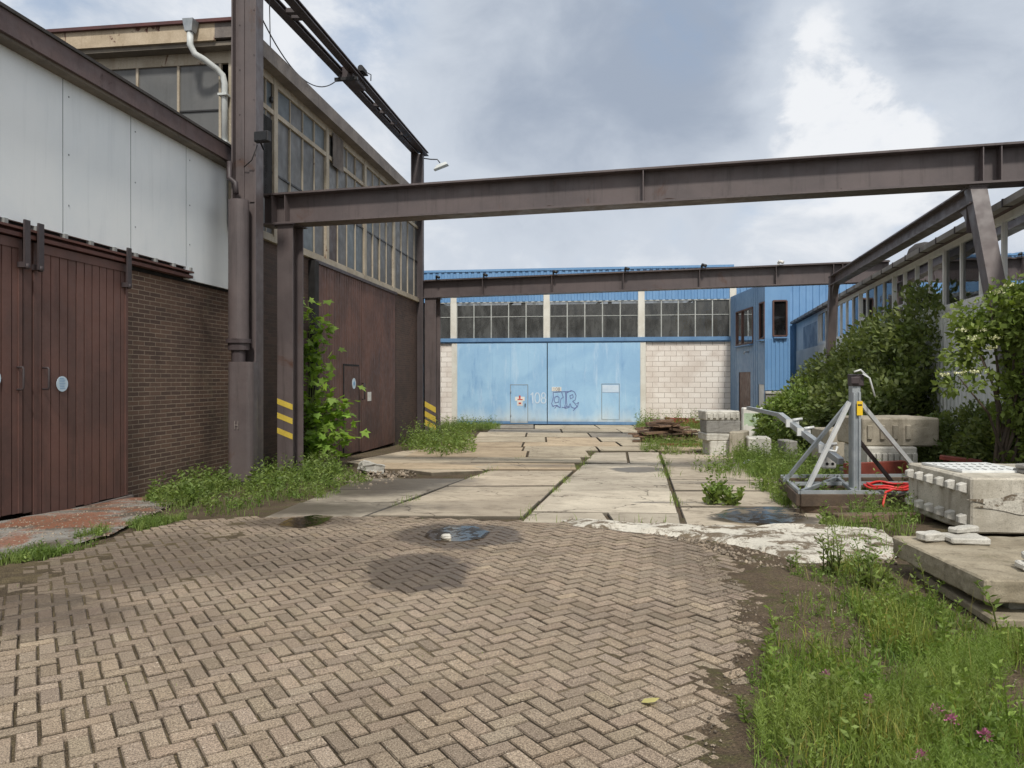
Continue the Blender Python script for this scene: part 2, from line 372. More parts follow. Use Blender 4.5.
M['bark'] = weathered('bark', (92, 80, 66), (72, 62, 52), 6, .2, rough=.9, bump=.5)
M['leaf_bush'] = leaf_mat('bush_leaf', (.105, .145, .042), (.175, .21, .07), .3)
M['leaf_tree'] = leaf_mat('shrub_leaf', (.15, .215, .045), (.2, .25, .065), .35)
M['leaf_maple'] = leaf_mat('maple_leaf', (.17, .29, .045), (.24, .35, .065), .4)
M['leaf_weed'] = leaf_mat('weed_leaf', (.14, .215, .05), (.2, .26, .07), .35)
M['grass'] = leaf_mat('grass_blade', (.15, .23, .042), (.21, .275, .065), .35)
M['flower'] = leaf_mat('cream_flower', (.75, .74, .5), (.7, .7, .45), .2)
M['pink'] = leaf_mat('clover_pink', (.42, .13, .25), (.4, .17, .28), .2)
M['stem'] = leaf_mat('green_stem', (.11, .15, .045), (.13, .14, .05), .1)
M['pebble'] = weathered('pebble', (140, 128, 112), (112, 100, 86), 3, 0, rough=.9, bump=.3, attr=True)

# --- paving, slabs, soil
wet_b = []; wet_s = []
def E(lst, px, py, rx, ry, k=1.):
    g = G(px, py); lst.append((g.x, g.y, rx, ry, k))
E(wet_b, 424, 571, .50, .72, 1.); E(wet_b, 458, 533, .75, .8, 1.); E(wet_b, 300, 522, .8, .55, .9)
E(wet_b, 120, 546, 2.6, .8, .6); E(wet_b, 15, 618, .9, .45, .8); E(wet_b, 225, 560, 1.6, .9, .55); E(wet_b, 60, 575, 1.5, .7, .6); E(wet_b, 30, 600, .5, .2, .85)
E(wet_b, 690, 560, .3, 1.4, .35)
E(wet_s, 765, 519, .75, .55, .9); E(wet_s, 345, 488, 2.2, 1.5, .95); E(wet_s, 420, 482, 1.2, 1.0, .85); E(wet_s, 300, 508, 1.9, .9, .9)
E(wet_s, 640, 470, .7, .65, .85); E(wet_s, 730, 462, 1.4, .8, .6); E(wet_s, 540, 467, 1.4, .45, .55); E(wet_s, 720, 483, 1.1, .25, .5); E(wet_s, 665, 503, .5, .12, .7)
E(wet_s, 640, 437, 2.2, 1.5, .5); E(wet_s, 470, 465, .8, .5, .55)
def paving_mat():
    n = N('brick_paver'); co = n.coord('World'); a = n.attr()
    sp = n.noise(co, 130, 4, .8)
    c = n.mix(n.ramp(sp, .36, .64), s2l((88, 76, 64)), s2l((176, 159, 138)))
    c = n.mix(n.ramp(n.noise(co, 85, 2, .6), .66, .72, 0, .85), c, s2l((226, 214, 194)))
    c = n.mix(1.0, c, a, 'MULTIPLY')
    c = n.mix(n.ramp(n.noise(co, .55, 6, .6, .4), .45, .72, 0, .45), c, s2l((92, 78, 66)))
    w = wet_mask(n, wet_b)
    c = n.mix(n.math('MULTIPLY', w, .66), c, s2l((54, 46, 40)))
    rr = n.math('SUBTRACT', .9, n.math('MULTIPLY', w, .42))
    n.pr(c, rr, 0, n.bump(sp, .5, .006), .35); return n.m
M['paver'] = paving_mat()
def slab_mat():
    n = N('concrete_slab'); co = n.coord('World'); a = n.attr()
    c = n.mix(n.ramp(n.noise(co, .7, 6, .65, .4), .35, .65), s2l((182, 172, 154)), s2l((158, 148, 132)))
    c = n.mix(n.ramp(n.noise(co, 3.5, 7, .7, .6), .48, .68, 0, .62), c, s2l((122, 112, 98)))
    c = n.mix(n.ramp(n.noise(co, 55, 3, .7), .45, .7, 0, .3), c, s2l((100, 92, 80)))
    c = n.mix(n.ramp(n.noise(n.mapv(co, (.6, 3, 1)), 1.1, 5, .65), .55, .7, 0, .35), c, s2l((204, 194, 174)))
    c = n.mix(1.0, c, a, 'MULTIPLY')
    w = wet_mask(n, wet_s)
    c = n.mix(n.math('MULTIPLY', w, .85), c, s2l((66, 60, 53)))
    v = n.t.nodes.new('ShaderNodeTexVoronoi'); v.feature = 'DISTANCE_TO_EDGE'; v.inputs['Scale'].default_value = .33
    nt = n.t.nodes.new('ShaderNodeTexNoise'); n.set(nt.inputs['Vector'], co); nt.inputs['Scale'].default_value = 1.6; nt.inputs['Detail'].default_value = 5
    ad = n.t.nodes.new('ShaderNodeVectorMath'); ad.operation = 'ADD'; n.set(ad.inputs[0], co); n.set(ad.inputs[1], nt.outputs['Color']); n.set(v.inputs['Vector'], ad.outputs[0])
    c = n.mix(n.ramp(v.outputs['Distance'], .002, .006, .75, 0), c, s2l((70, 62, 52)))
    n.pr(c, n.math('SUBTRACT', .9, n.math('MULTIPLY', w, .5)), 0, n.bump(n.math('ADD', n.noise(co, 8, 6, .65), n.math('MULTIPLY', n.noise(co, 70, 3), .5)), .3, .012), .35); return n.m
M['slab'] = slab_mat()
def soil_mat():
    n = N('soil'); co = n.coord('World')
    c = n.mix(n.ramp(n.noise(co, 1.2, 7, .7, .3), .35, .65), s2l((84, 71, 57)), s2l((108, 94, 76)))
    c = n.mix(n.ramp(n.noise(co, 4, 7, .7, .3), .48, .66, 0, .75), c, s2l((86, 88, 48)))
    c = n.mix(n.ramp(n.noise(co, 60, 4, .7), .4, .7, 0, .7), c, s2l((60, 52, 44)))
    c = n.mix(n.ramp(n.noise(co, 95, 3, .7), .6, .72, 0, .7), c, s2l((176, 162, 142)))
    n.pr(c, .95, 0, n.bump(n.math('ADD', n.noise(co, 12, 7, .7), n.noise(co, 70, 3)), .8, .03), .2); return n.m
M['soil'] = soil_mat()
def apron_mat():
    n = N('apron'); co = n.coord('World')
    c = n.mix(n.ramp(n.noise(co, 1.1, 6, .65, .5), .4, .6), s2l((150, 148, 142)), s2l((92, 84, 74)))
    c = n.mix(n.ramp(n.noise(n.mapv(co, loc=(4, 2, 0)), .9, 6, .65, .6), .48, .56, 0, .85), c, s2l((140, 92, 68)))
    c = n.mix(n.ramp(n.noise(co, 60, 4, .7), .45, .7, 0, .6), c, s2l((70, 62, 54)))
    n.pr(c, .92, 0, n.bump(n.math('ADD', n.noise(co, 10, 7, .7), n.noise(co, 70, 3)), .6, .02), .3); return n.m
M['apron'] = apron_mat()
def crumble_mat():
    n = N('crumbled_white_concrete'); co = n.coord('World')
    c = n.mix(n.ramp(n.noise(co, 2.6, 10, .8, .4), .45, .52), s2l((112, 100, 84)), s2l((206, 201, 188)))
    c = n.mix(n.ramp(n.noise(co, 40, 4, .7), .5, .7, 0, .5), c, s2l((130, 122, 110)))
    n.pr(c, .92, 0, n.bump(n.noise(co, 12, 8, .75), .9, .03), .2); return n.m
M['crumble'] = crumble_mat()
def water_mat():
    n = N('puddle_water'); co = n.coord('World')
    tr = n.t.nodes.new('ShaderNodeBsdfTransparent'); n.set(tr.inputs[0], (.6, .57, .53))
    gl = n.t.nodes.new('ShaderNodeBsdfGlossy'); gl.inputs['Roughness'].default_value = .16; gl.inputs[0].default_value = (.66, .62, .56, 1)
    n.set(gl.inputs['Normal'], n.bump(n.noise(co, 6, 2), .008, .01))
    fr = n.t.nodes.new('ShaderNodeFresnel'); fr.inputs[0].default_value = 1.33
    mx = n.t.nodes.new('ShaderNodeMixShader'); n.set(mx.inputs[0], fr.outputs[0]); n.t.links.new(tr.outputs[0], mx.inputs[1]); n.t.links.new(gl.outputs[0], mx.inputs[2]); n.t.links.new(mx.outputs[0], n.out.inputs[0]); return n.m
M['water'] = water_mat()

# ================================================================== GROUND
def axis(fine0, fine1, step, lo, hi):
    a = list(np.arange(fine0, fine1, step)); x = fine1; s = step
    while x < hi: a.append(x); s *= 1.35; x += s
    a.append(hi); x = fine0; s = step; b = []
    while x > lo: s *= 1.35; x -= s; b.append(max(x, lo))
    return np.array(b[::-1] + a)
gx = axis(-10, 14, .3, -700, 700); gy = axis(-6, 44, .3, -300, 900)
XX, YY = np.meshgrid(gx, gy); nx, ny = len(gx), len(gy)
ZZ = hznp(YY) - .035
bumpy = np.array([[mnoise.noise(Vector((x * .9, y * .9, 0))) for x in gx] for y in gy]) * .03
ZZ = ZZ + np.where((XX > 1.8) & (YY < 9) & (YY > -2), np.maximum(bumpy, -.01) + .03, 0)
v = np.stack([XX, YY, ZZ], -1).reshape(-1, 3)
idx = np.arange(nx * ny).reshape(ny, nx)
fq = np.stack([idx[:-1, :-1], idx[:-1, 1:], idx[1:, 1:], idx[1:, :-1]], -1).reshape(-1, 4)
tag(np_mesh('ground', v, fq, np.ones(len(fq)), M['soil']), kind='structure')

def inpoly(x, y, poly):
    c = False; n = len(poly)
    for i in range(n):
        x0, y0 = poly[i]; x1, y1 = poly[i - 1]
        if (y0 > y) != (y1 > y) and x < (x1 - x0) * (y - y0) / (y1 - y0) + x0: c = not c
    return c
# brick paving in herringbone, every paver a bevelled block in one surface
pav_px = [(-60, 590), (0, 566), (60, 556), (110, 541), (180, 520), (265, 517), (367, 516), (521, 521), (600, 524), (680, 530), (718, 545), (742, 568), (765, 610), (770, 640), (745, 672), (728, 700), (722, 740), (708, 775)]
pav = [(G(a, b).x, G(a, b).y) for a, b in pav_px] + [(.75, 2.2), (.7, -3), (-7.2, -3), (-6.9, 5)]
def herring():
    mb = MB(); U = .097; a = R(57); e1 = Vector((math.sin(a), math.cos(a), 0)); e2 = Vector((-math.cos(a), math.sin(a), 0))
    rnd = random.Random(3)
    for i in range(-156, 156):
        for j in range(-156, 156):
            r = (i - j) % 4
            if r == 0: w, h = 2, 1
            elif r == 2: w, h = 1, 2
            else: continue
            if r == 2: pass
            x0, y0 = i * U, j * U
            if r == 2: x0, y0 = i * U, (j - 1) * U + 0
            c = e1 * (x0 + w * U / 2) + e2 * (y0 + h * U / 2) + Vector((-1.2, 6, 0))
            if c.y < -3 or not inpoly(c.x + rnd.uniform(-.07, .07), c.y + rnd.uniform(-.07, .07), pav): continue
            g = .0044; hw = w * U / 2 - g - rnd.random() * .002; hh = h * U / 2 - g - rnd.random() * .002
            t = rnd.gauss(0, .012); ca, sa = math.cos(t), math.sin(t)
            f1 = e1 * ca + e2 * sa; f2 = e2 * ca - e1 * sa
            dz = rnd.gauss(0, .0022) + mnoise.noise(Vector((c.x * .8, c.y * .8, 3))) * .012; tx = rnd.gauss(0, .008); ty = rnd.gauss(0, .008)
            v = rnd.gauss(1, .085)
            col = (v * rnd.gauss(1, .012), v, v * rnd.gauss(1, .018))
            if rnd.random() < .006: col = (1.3, 1.3, 1.25)
            b = .005; base = len(mb.v)
            for (s1, s2, ins, dd) in [(-1, -1, 0, 1), (1, -1, 0, 1), (1, 1, 0, 1), (-1, 1, 0, 1), (-1, -1, b, 0), (1, -1, b, 0), (1, 1, b, 0), (-1, 1, b, 0)]:
                p = c + f1 * (s1 * (hw - ins) + rnd.gauss(0, .0014)) + f2 * (s2 * (hh - ins) + rnd.gauss(0, .0014))
                z = hz(p.y) + dz + tx * s1 * hw + ty * s2 * hh - (.007 if dd else 0)
                mb.v.append((p.x, p.y, z))
            for k in range(4):
                p = Vector(mb.v[base + k]); mb.v.append((p.x, p.y, p.z - .05))
            fs = [(4, 5, 6, 7)] + [(k, (k + 1) % 4, 4 + (k + 1) % 4, 4 + k) for k in range(4)] + [(8 + k, 8 + (k + 1) % 4, (k + 1) % 4, k) for k in range(4)]
            for fi, f in enumerate(fs):
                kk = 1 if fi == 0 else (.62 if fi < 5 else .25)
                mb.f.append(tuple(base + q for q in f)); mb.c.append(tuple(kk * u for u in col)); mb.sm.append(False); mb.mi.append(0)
    return mb
tag(herring().build('brick_paving', M['paver'], fix=False), kind='structure')
# joint sand under the pavers
mb = MB(); st_ = .11; cells = {}
def bedz(x, y):
    k = min(1, max(0, (-x - 1.6) / 1.5)) * min(1, max(0, (y - 4.9) / 1.2)); k = max(k, min(1, max(0, (y - 7.6) / .9)) * .5)
    return hz(y) - .013 + .009 * k + mnoise.noise(Vector((x * 2.6, y * 2.6, 5))) * .005 + mnoise.noise(Vector((x * 9, y * 9, 2))) * .003
for i in range(-70, 40):
    for j in range(-30, 100):
        x, y = i * st_, j * st_
        if inpoly(x + st_ / 2, y + st_ / 2, pav): mb.quad(*[(a, b, bedz(a, b)) for a, b in ((x, y), (x + st_, y), (x + st_, y + st_), (x, y + st_))])
def joint_mat():
    n = N('joint_sand'); co = n.coord('World')
    c = n.mix(n.ramp(n.noise(co, 2.2, 8, .75), .35, .65), s2l((52, 44, 36)), s2l((92, 82, 60))); c = n.mix(n.ramp(n.noise(co, 120, 3, .7), .5, .7, 0, .7), c, s2l((150, 134, 112)))
    n.pr(c, .95, 0, n.bump(n.noise(co, 90, 4), .5, .01), .2); return n.m
tag(mb.build('paving_bed', joint_mat()), kind='structure')

# concrete slabs
mb = MB(); rs = random.Random(11)
def slab(p, col, dz=0., th=.14):
    g = .032; u = (p[1] - p[0]); v = (p[3] - p[0]); u.z = v.z = 0; u.normalize(); v.normalize(); q = []
    for a, su, sv in zip(p, (1, -1, -1, 1), (1, 1, -1, -1)):
        a = a + u * g * su * .8 + v * g * sv; q.append(Vector((a.x, a.y, hz(a.y) + dz + rs.gauss(0, .007))))
    K = 1
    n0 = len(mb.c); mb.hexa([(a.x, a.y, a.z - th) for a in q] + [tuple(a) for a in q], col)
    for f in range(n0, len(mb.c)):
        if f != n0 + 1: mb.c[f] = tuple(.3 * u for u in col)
def scol(v=1., warm=0.): 
    k = rs.gauss(v, .10); return (k * (1 + warm), k, k * (1 - warm))
Aof = lambda y: 367 + 2.695 * (516 - y)
Bof = lambda y: 521.6 + 1.0725 * (520 - y)
Cof = lambda y: 684 - .34 * (524 - y)
Rof = lambda y: 838 - 1.25 * (526 - y)
Eof = lambda y: 262 + 2.6 * (517 - y)
def column(L, Rr, rows, split=(), **k):
    for y0, y1 in zip(rows, rows[1:]):
        xs = [L, Rr]
        pts = [G(L(y0), y0), G(Rr(y0), y0 + (2 if Rr is Cof else 0)), G(Rr(y1), y1), G(L(y1), y1)]
        if (y0 in split):
            m0 = pts[0].lerp(pts[1], .58); m1 = pts[3].lerp(pts[2], .5)
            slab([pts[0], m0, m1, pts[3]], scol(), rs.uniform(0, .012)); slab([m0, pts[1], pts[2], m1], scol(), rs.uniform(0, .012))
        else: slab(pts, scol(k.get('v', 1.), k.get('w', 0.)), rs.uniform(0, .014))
column(Aof, Bof, [517, 501, 487, 476.5, 470], v=1.03, w=.03)
column(Bof, Cof, [523, 512.5, 491, 476, 463, 452.5], split=(523, 463), v=.98, w=-.01)
column(Cof, Rof, [528, 507, 491, 480.6, 468, 459, 453], v=.95, w=.02)
column(Eof, Aof, [518, 503, 490, 479], v=.82)
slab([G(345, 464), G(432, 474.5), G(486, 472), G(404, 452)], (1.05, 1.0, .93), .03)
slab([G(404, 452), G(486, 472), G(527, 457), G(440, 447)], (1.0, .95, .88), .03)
PB0, PB1 = G(521.6, 520), G(595, 451); PC0, PC1 = G(684, 524), G(659, 452.5)
def lx(p, q, y): return p.x + (q.x - p.x) * (y - p.y) / (q.y - p.y)
rowsD = [15.75, 17.3, 18.9, 21.25, 23.1, 25.2, 27.6, 30, 32.6, 35.75]
for d0, d1 in zip(rowsD, rowsD[1:]):
    x = -7.15 + .131 * d0 + 1.6 + rs.uniform(0, .8); dm = (d0 + d1) / 2; xe = 8.2 if d0 > 21 else lx(PB0, PB1, dm) - .1
    while x < xe - .5:
        w = rs.uniform(1.6, 3.2); x2 = min(x + w, xe)
        if xe - x2 < .8: x2 = xe
        t = rs.random(); c = (1.08, .97, .84) if t < .4 else ((.72, .72, .74) if t < .6 else (1.05, 1.02, .95))
        k = rs.gauss(1, .05); c = tuple(k * u for u in c)
        sh = .09
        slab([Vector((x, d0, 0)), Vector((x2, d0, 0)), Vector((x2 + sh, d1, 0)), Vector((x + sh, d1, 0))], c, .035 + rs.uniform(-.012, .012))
        x = x2
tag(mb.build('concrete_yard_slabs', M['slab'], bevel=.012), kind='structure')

def patch(name, px, mat, dz, th=.0, world=False, rag=.06, kind='structure', K=8):
    pts = [(p if world else G(*p)) for p in px]; out = []
    for a, b in zip(pts, pts[1:] + pts[:1]):
        a = Vector(a); b = Vector(b); n = max(2, int((b - a).length / .12))
        for k in range(n):
            p = a.lerp(b, k / n); o = mnoise.noise_vector(Vector((p.x * 3, p.y * 3, 1))) * rag + mnoise.noise_vector(Vector((p.x * 11, p.y * 11, 5))) * rag * .4
            out.append(Vector((p.x + o.x, p.y + o.y, 0)))
    c = sum(out, Vector()) / len(out); m = MB(); n = len(out)
    for i in range(n):
        a, b = out[i], out[(i + 1) % n]
        pr = [(c.lerp(a, t / K), c.lerp(b, t / K)) for t in range(K + 1)]
        for j, ((p0, p1), (p2, p3)) in enumerate(zip(pr, pr[1:])):
            zz = lambda p, e: (p.x, p.y, hz(p.y) + dz + (0 if e else th + mnoise.noise(Vector((p.x * 5, p.y * 5, 0))) * th * .8))
            if j == 0: m.poly([zz(p0, 0), zz(p2, j == K - 1), zz(p3, j == K - 1)])
            else: m.quad(zz(p0, 0), zz(p2, j == K - 1), zz(p3, j == K - 1), zz(p1, 0))
    return tag(m.build(name, mat), kind=kind)
patch('crumbled_concrete_strip', [(560, 521), (640, 526), (700, 529), (800, 527), (885, 531), (905, 552), (885, 563), (800, 564), (745, 549), (700, 540), (640, 534), (575, 527)], M['crumble'], .008, .04)
def soil_edge():
    pts = [G(a, b) for a, b in ((668, 531), (690, 535), (718, 545), (742, 568), (765, 610), (770, 640), (745, 672), (728, 700), (722, 740), (708, 775))] + [Vector((.75, 2.2, 0)), Vector((.7, 1, 0))]
    dense = []
    for a, b in zip(pts, pts[1:]):
        n = max(1, int((b - a).length / .04)); dense += [a.lerp(b, k / n) for k in range(n)]
    dense = [sum((dense[min(max(i + q, 0), len(dense) - 1)] for q in range(-6, 7)), Vector()) / 13 for i in range(len(dense))]
    m = MB(); rows = []
    for i, p in enumerate(dense):
        t = (dense[min(i + 1, len(dense) - 1)] - dense[max(i - 1, 0)]); nrm = Vector((-t.y, t.x, 0)).normalized()
        if nrm.x < 0 and abs(nrm.x) > .2: nrm = -nrm
        row = []
        for k in range(31):
            o = -.55 + 1.35 * k / 30; q = p + nrm * o
            nn = mnoise.noise(Vector((q.x * 2.1, q.y * 2.1, 4))) * .014 + mnoise.noise(Vector((q.x * 7, q.y * 7, 8))) * .010 + mnoise.noise(Vector((q.x * 24, q.y * 24, 1))) * .007
            row.append((q.x, q.y, hz(q.y) - .026 + .038 * min(1, max(0, (o + .55) / .8)) - (.06 * max(0, (o - .5) / .3) if o > .5 else 0) + nn))
        rows.append(row)
    for r0, r1 in zip(rows, rows[1:]):
        for k in range(30): m.quad(r0[k], r0[k + 1], r1[k + 1], r1[k])
    tag(m.build('soil_edge', M['soil']), kind='structure')
soil_edge()
patch('door_apron', [(-300, 592), (0, 521), (126, 498), (190, 496), (150, 515), (110, 534), (60, 549), (0, 560), (-300, 690)], M['apron'], .0, .01)
def puddle(px, dz, rag):
    g = [G(*p) for p in px]; z0 = max(q.z for q in g) + dz; o = patch('puddle', px, M['water'], 0, rag=rag)
    for v in o.data.vertices: v.co.z = z0
puddle([(424, 537), (430, 531), (448, 527.5), (475, 528), (490, 533), (482, 538.5), (460, 541.5), (436, 541)], .004, .03)
puddle([(712, 519), (735, 514), (775, 513), (802, 515.5), (806, 521), (785, 526), (742, 525)], .022, .05)
puddle([(277, 526), (290, 521), (315, 519), (332, 520), (325, 525), (300, 529)], .004, .05)

# ================================================================== LEFT ANNEX
TH = R(7.47); S, C_ = math.sin(TH), math.cos(TH)
def uL(px, a, x=0.):
    k = (px - CX) / F
    return -(a + x * C_ + k * x * S) / (S - k * C_)
def zL(u, x, py): return CAMZ - (py - HY) / F * (u * C_ - x * S)
AA = -7.40; AH = -7.15
annex = thing('storage_annex', 'low annex with dark brick base, pale grey panels and brown plank doors', 'building', (AA, 0, .0336), -TH); annex.scale = (1, 1, .979)
u_d0, u_d1, u_d2, u_end = uL(14, AA), uL(25, AA), uL(121, AA), uL(237, AA)
mb = MB(); mb.box(-.25, 0, u_d2 + .03, u_end, -.7, 3.37)
mb.build('brick_wall', M['brick'], annex)
mb = MB(); mb.box(-7, -.32, 1.5, u_end - .2, -.7, 5.75); mb.build('core', M['dark'], annex)
mb = MB()
sx = [1.5, 4.2, uL(62, AA, .08), uL(130, AA, .08), uL(185.5, AA, .08), uL(231, AA, .08)]
for a, b in zip(sx, sx[1:]):
    mb.box(.04, .09, a + .004, b - .004, 3.60 if b < 13.4 else 3.38, 5.86)
# the last panel: bottom steps down just after the door track
pan = mb.build('cladding', M['panel'], annex)
for a in sx[1:-1]: mb = MB(); mb.box(.09, .093, a - .005, a + .005, 3.62, 5.8); mb.build('seam_strip', M['seam'], pan)
for a in sx[:-1]:
    for z in (4.0, 4.7, 5.5):
        mb = MB(); mb.box(.09, .096, a + .1, a + .12, z, z + .02); mb.build('screw', M['seam'], pan)
mb = MB(); mb.box(-.02, .03, 1.5, u_end - .3, 3.34, 5.9); mb.build('backing', M['dark'], annex)
mb = MB(); mb.box(.02, .28, 1.2, u_end + .42, 5.72, 5.80); mb.build('soffit', M['soffit'], annex)
mb = MB(); mb.box(.28, .33, 1.2, u_end + .42, 5.76, 6.03); mb.build('fascia', M['fascia'], annex)
mb = MB(); mb.box(-7.2, .36, 1.1, u_end + .45, 6.032, 6.075); mb.box(-7, .28, u_end + .30, u_end + .42, 5.8, 6.03); mb.build('roof', M['felt'], annex)
# rail and track
mb = MB(); mb.box(.05, .17, 3, uL(192, AA, .15), 3.40, 3.45); mb.box(.05, .19, 3, uL(192, AA, .15), 3.49, 3.52); mb.box(.05, .10, 3, uL(192, AA, .15), 3.45, 3.49)
mb.build('door_rail', M['rail'], annex)
for i in range(16):
    u = 6 + i * .5
    if u < uL(190, AA, .1): mb = MB(); mb.box(.045, .12, u, u + .06, 3.52, 3.60); mb.build('rail_bracket', M['mach_grey'], annex)
def plank_door(u0, u1, z0, z1, parent, n, mat, x=.06, handle=None, name='sliding_door'):
    m = MB(); w = (u1 - u0) / n
    for i in range(n):
        k = random.gauss(1, .06)
        m.box(x, x + .045 + random.uniform(-.003, .003), u0 + i * w + .009, u0 + (i + 1) * w - .009, z0 + random.uniform(-.01, .01), z1, (k, k, k))
    m.box(x - .03, x + .03, u0 + .01, u1 - .01, z0 + .02, z1 - .01, .16)
    m.box(x + .045, x + .06, u0 + .01, u1 - .01, z1 - .12, z1 + .0, .9)
    m.box(x + .04, x + .058, u1 - .06, u1 - .002, z0, z1 - .12, .85); m.box(x + .04, x + .058, u0 + .002, u0 + .06, z0, z1 - .12, .85)
    return m.build(name, mat, parent)
dB = plank_door(u_d1, u_d2, -.17, 3.38, annex, 12, M['door']); dA = plank_door(6.2, u_d0, -.08, 3.38, annex, 20, M['door'])
mb = MB(); mb.box(.04, .11, u_d0 + .02, u_d1 - .02, -.1, 3.4, .7); mb.build('door_post', M['door'], annex)
for d, uu in ((dA, u_d0 - .08), (dB, u_d1 + .16)):
    mb = MB(); mb.tube([(.115, uu, 1.48), (.19, uu, 1.48), (.2, uu, 1.5), (.2, uu, 1.74), (.19, uu, 1.76), (.115, uu, 1.76)], .013, 8); mb.build('handle', M['steel_dark'], d)
for d, uu in ((dA, u_d0 - .03), (dB, u_d1 + .02), (dB, u_d2 - .1)):
    mb = MB(); mb.box(.19, .215, uu - .045, uu + .045, 3.02, 3.62); mb.box(.11, .19, uu - .045, uu + .045, 3.02, 3.09); mb.lathe((.2, uu, 3.0), [(.0, .07), (.03, .07), (.03, .0), (0, 0)], 8)
    mb.build('hanger_strap', M['steel_dark'], d)
us = uL(62, AA, .11)
def disc(m, x, u, z, r, th=.004, n=24): m.prism([Vector((x, u + r * math.cos(2 * math.pi * k / n), z + r * math.sin(2 * math.pi * k / n))) for k in range(n)], (th, 0, 0))
mb = MB(); disc(mb, .112, us, zL(us, .11, 384), .105); st = mb.build('sticker', M['sticker'], dB)
mb = MB()
for k in range(7): mb.ribbon([(.116, us - .06 + .02 * random.random(), 1.62 - k * .022), (.116, us + .05 - .03 * random.random(), 1.62 - k * .022)], .008, (1, 0, 0), .002)
mb.build('print', M['blue_mark'], st)
us = uL(0, AA, .11)
mb = MB(); disc(mb, .112, us - .09, 1.62, .1); mb.build('sticker', M['sticker'], dA)
mb = MB(); mb.box(.0, .14, u_d0 - 3, u_d2 + .1, -.32, -.19); mb.build('door_sill', M['weath_conc'], annex)

# ================================================================== CRANE COLUMN beside the annex
uc = 15.35
cp = thing('crane_column', 'tall purple-brown steel column with boxed lower casing beside the brick annex', 'column', (P(247.5, 13.75, 380).x, 13.75, hz(13.75)), -R(4))
zc = -hz(13.75)
mb = MB()
for x in (-.22, .22): mb.box(x - .012, x + .012, -.17, .17, .05, 9.92 + zc)
mb.box(-.208, .208, -.012, .012, .05, 9.92 + zc)
mb.box(-.21, -.05, -.035, -.012, 4.9 + zc, 9.92 + zc); mb.box(.05, .208, -.035, -.012, 4.9 + zc, 9.92 + zc)
mb.build('post', M['steel'], cp)
mb = MB()
for k in range(5):
    for x in (-.13, .14):
        mb = MB(); zb_ = 6.1 + k * .83 + x; mb.tube([(x, -.034, zb_), (x, -.045, zb_)], .011, 8); mb.build('bolt', M['steel_dark'], cp)
def rbox(m, cx, cy, hx, hy, r, z0, z1, n=5):
    pts = []
    for (sx_, sy_, a0) in ((1, 1, 0), (-1, 1, 90), (-1, -1, 180), (1, -1, 270)):
        for k in range(n + 1):
            a = R(a0 + 90 * k / n); pts.append(Vector((cx + sx_ * (hx - r) + r * math.cos(a), cy + sy_ * (hy - r) + r * math.sin(a), z0)))
    m.prism(pts, (0, 0, z1 - z0))
zz = lambda py: 1.6 - (py - HY) / F * 13.45 + zc
mb = MB(); rbox(mb, -.05, -.26, .18, .17, .165, zz(339), zz(200), 8); mb.build('upper_casing', M['steel'], cp)
mb = MB(); rbox(mb, -.05, -.26, .22, .16, .13, zz(343), zz(339)); rbox(mb, -.05, -.26, .19, .13, .12, zz(350), zz(343)); rbox(mb, -.05, -.26, .12, .09, .08, zz(362), zz(350)); mb.build('collar', M['steel_dark'], cp)
mb = MB(); rbox(mb, .04, -.28, .235, .17, .1, .06, zz(362)); mb.build('lower_casing', M['steel'], cp)
mb = MB(); mb.ribbon([(-.03, -.47, 1.0), (-.03, -.47, 1.14)], .012); mb.ribbon([(.03, -.47, 1.0), (.03, -.47, 1.14)], .012); mb.ribbon([(-.03, -.47, 1.07), (.03, -.47, 1.07)], .012); mb.build('mark', M['weath_conc'], cp)
mb = MB(); rbox(mb, 0, -.2, .3, .3, .02, -.1, .06); mb.build('base_plate', M['dark'], cp)
mb = MB(); mb.tube([(-.25, -.2, 5.6 + zc), (-.25, -.22, 5.3 + zc), (-.12, -.24, 5.2 + zc), (-.1, -.26, 5.0 + zc)], .05, 8); mb.build('conduit', M['steel_dark'], cp)

# floodlight on the column
p = P(263, 13.4, 138)
fl = thing('floodlight', 'small black floodlight bolted to the tall column above the annex roof', 'floodlight', p, -R(15))
mb = MB(); mb.box(-.13, .16, -.1, .02, -.09, .1); mb.build('housing', M['black'], fl, bevel=.015)
mb = MB(); mb.box(-.11, .14, -.108, -.1, -.07, .08); mb.build('lens', M['glass_dark'], fl)
mb = MB(); mb.tube([(-.05, .02, 0), (-.12, .12, -.05), (-.15, .25, -.12)], .02, 6); mb.tube([(-.15, .05, -.1), (-.3, .1, -.35), (-.5, .15, -.45)], .01, 5); mb.build('arm', M['black'], fl)

# ================================================================== HALL
hall = thing('factory_hall', 'tall old factory hall with banded dusty windows over brick and brown sheet doors', 'building', (AH, 0, 0), -TH)
u0 = 14.2 / C_; ulow = u0 + .5; u1 = uL(421, AH)
ud0, ud1 = uL(313, AH), uL(393, AH)
mb = MB(); mb.box(-.3, 0, ulow, ud0, -.9, 4.5); mb.build('brick_wall', M['hall_brick'], hall)
mb = MB(); mb.box(-.3, 0, ud1, u1, -.9, 4.5); mb.build('brick_wall', M['hall_brick'], hall)
mb = MB(); mb.box(-14, -.35, ulow + .1, u1 - .1, -.9, 4.4); mb.box(-14, -.35, u0 + .35, u1 - .1, 4.4, 7.9); mb.build('core', M['dark'], hall)
mb = MB(); mb.box(-.05, .09, u0 + .0, u1 + .05, 4.5, 4.62); mb.build('window_sill', M['cream'], hall)
mb = MB(); mb.box(-.25, .30, u0 - .35, u1 + .25, 8.02, 8.34); mb.build('fascia', M['weath_conc'], hall)
mb = MB(); mb.box(-14, .2, u0 - .3, u1 + .2, 8.342, 8.4); mb.build('roof', M['felt'], hall)
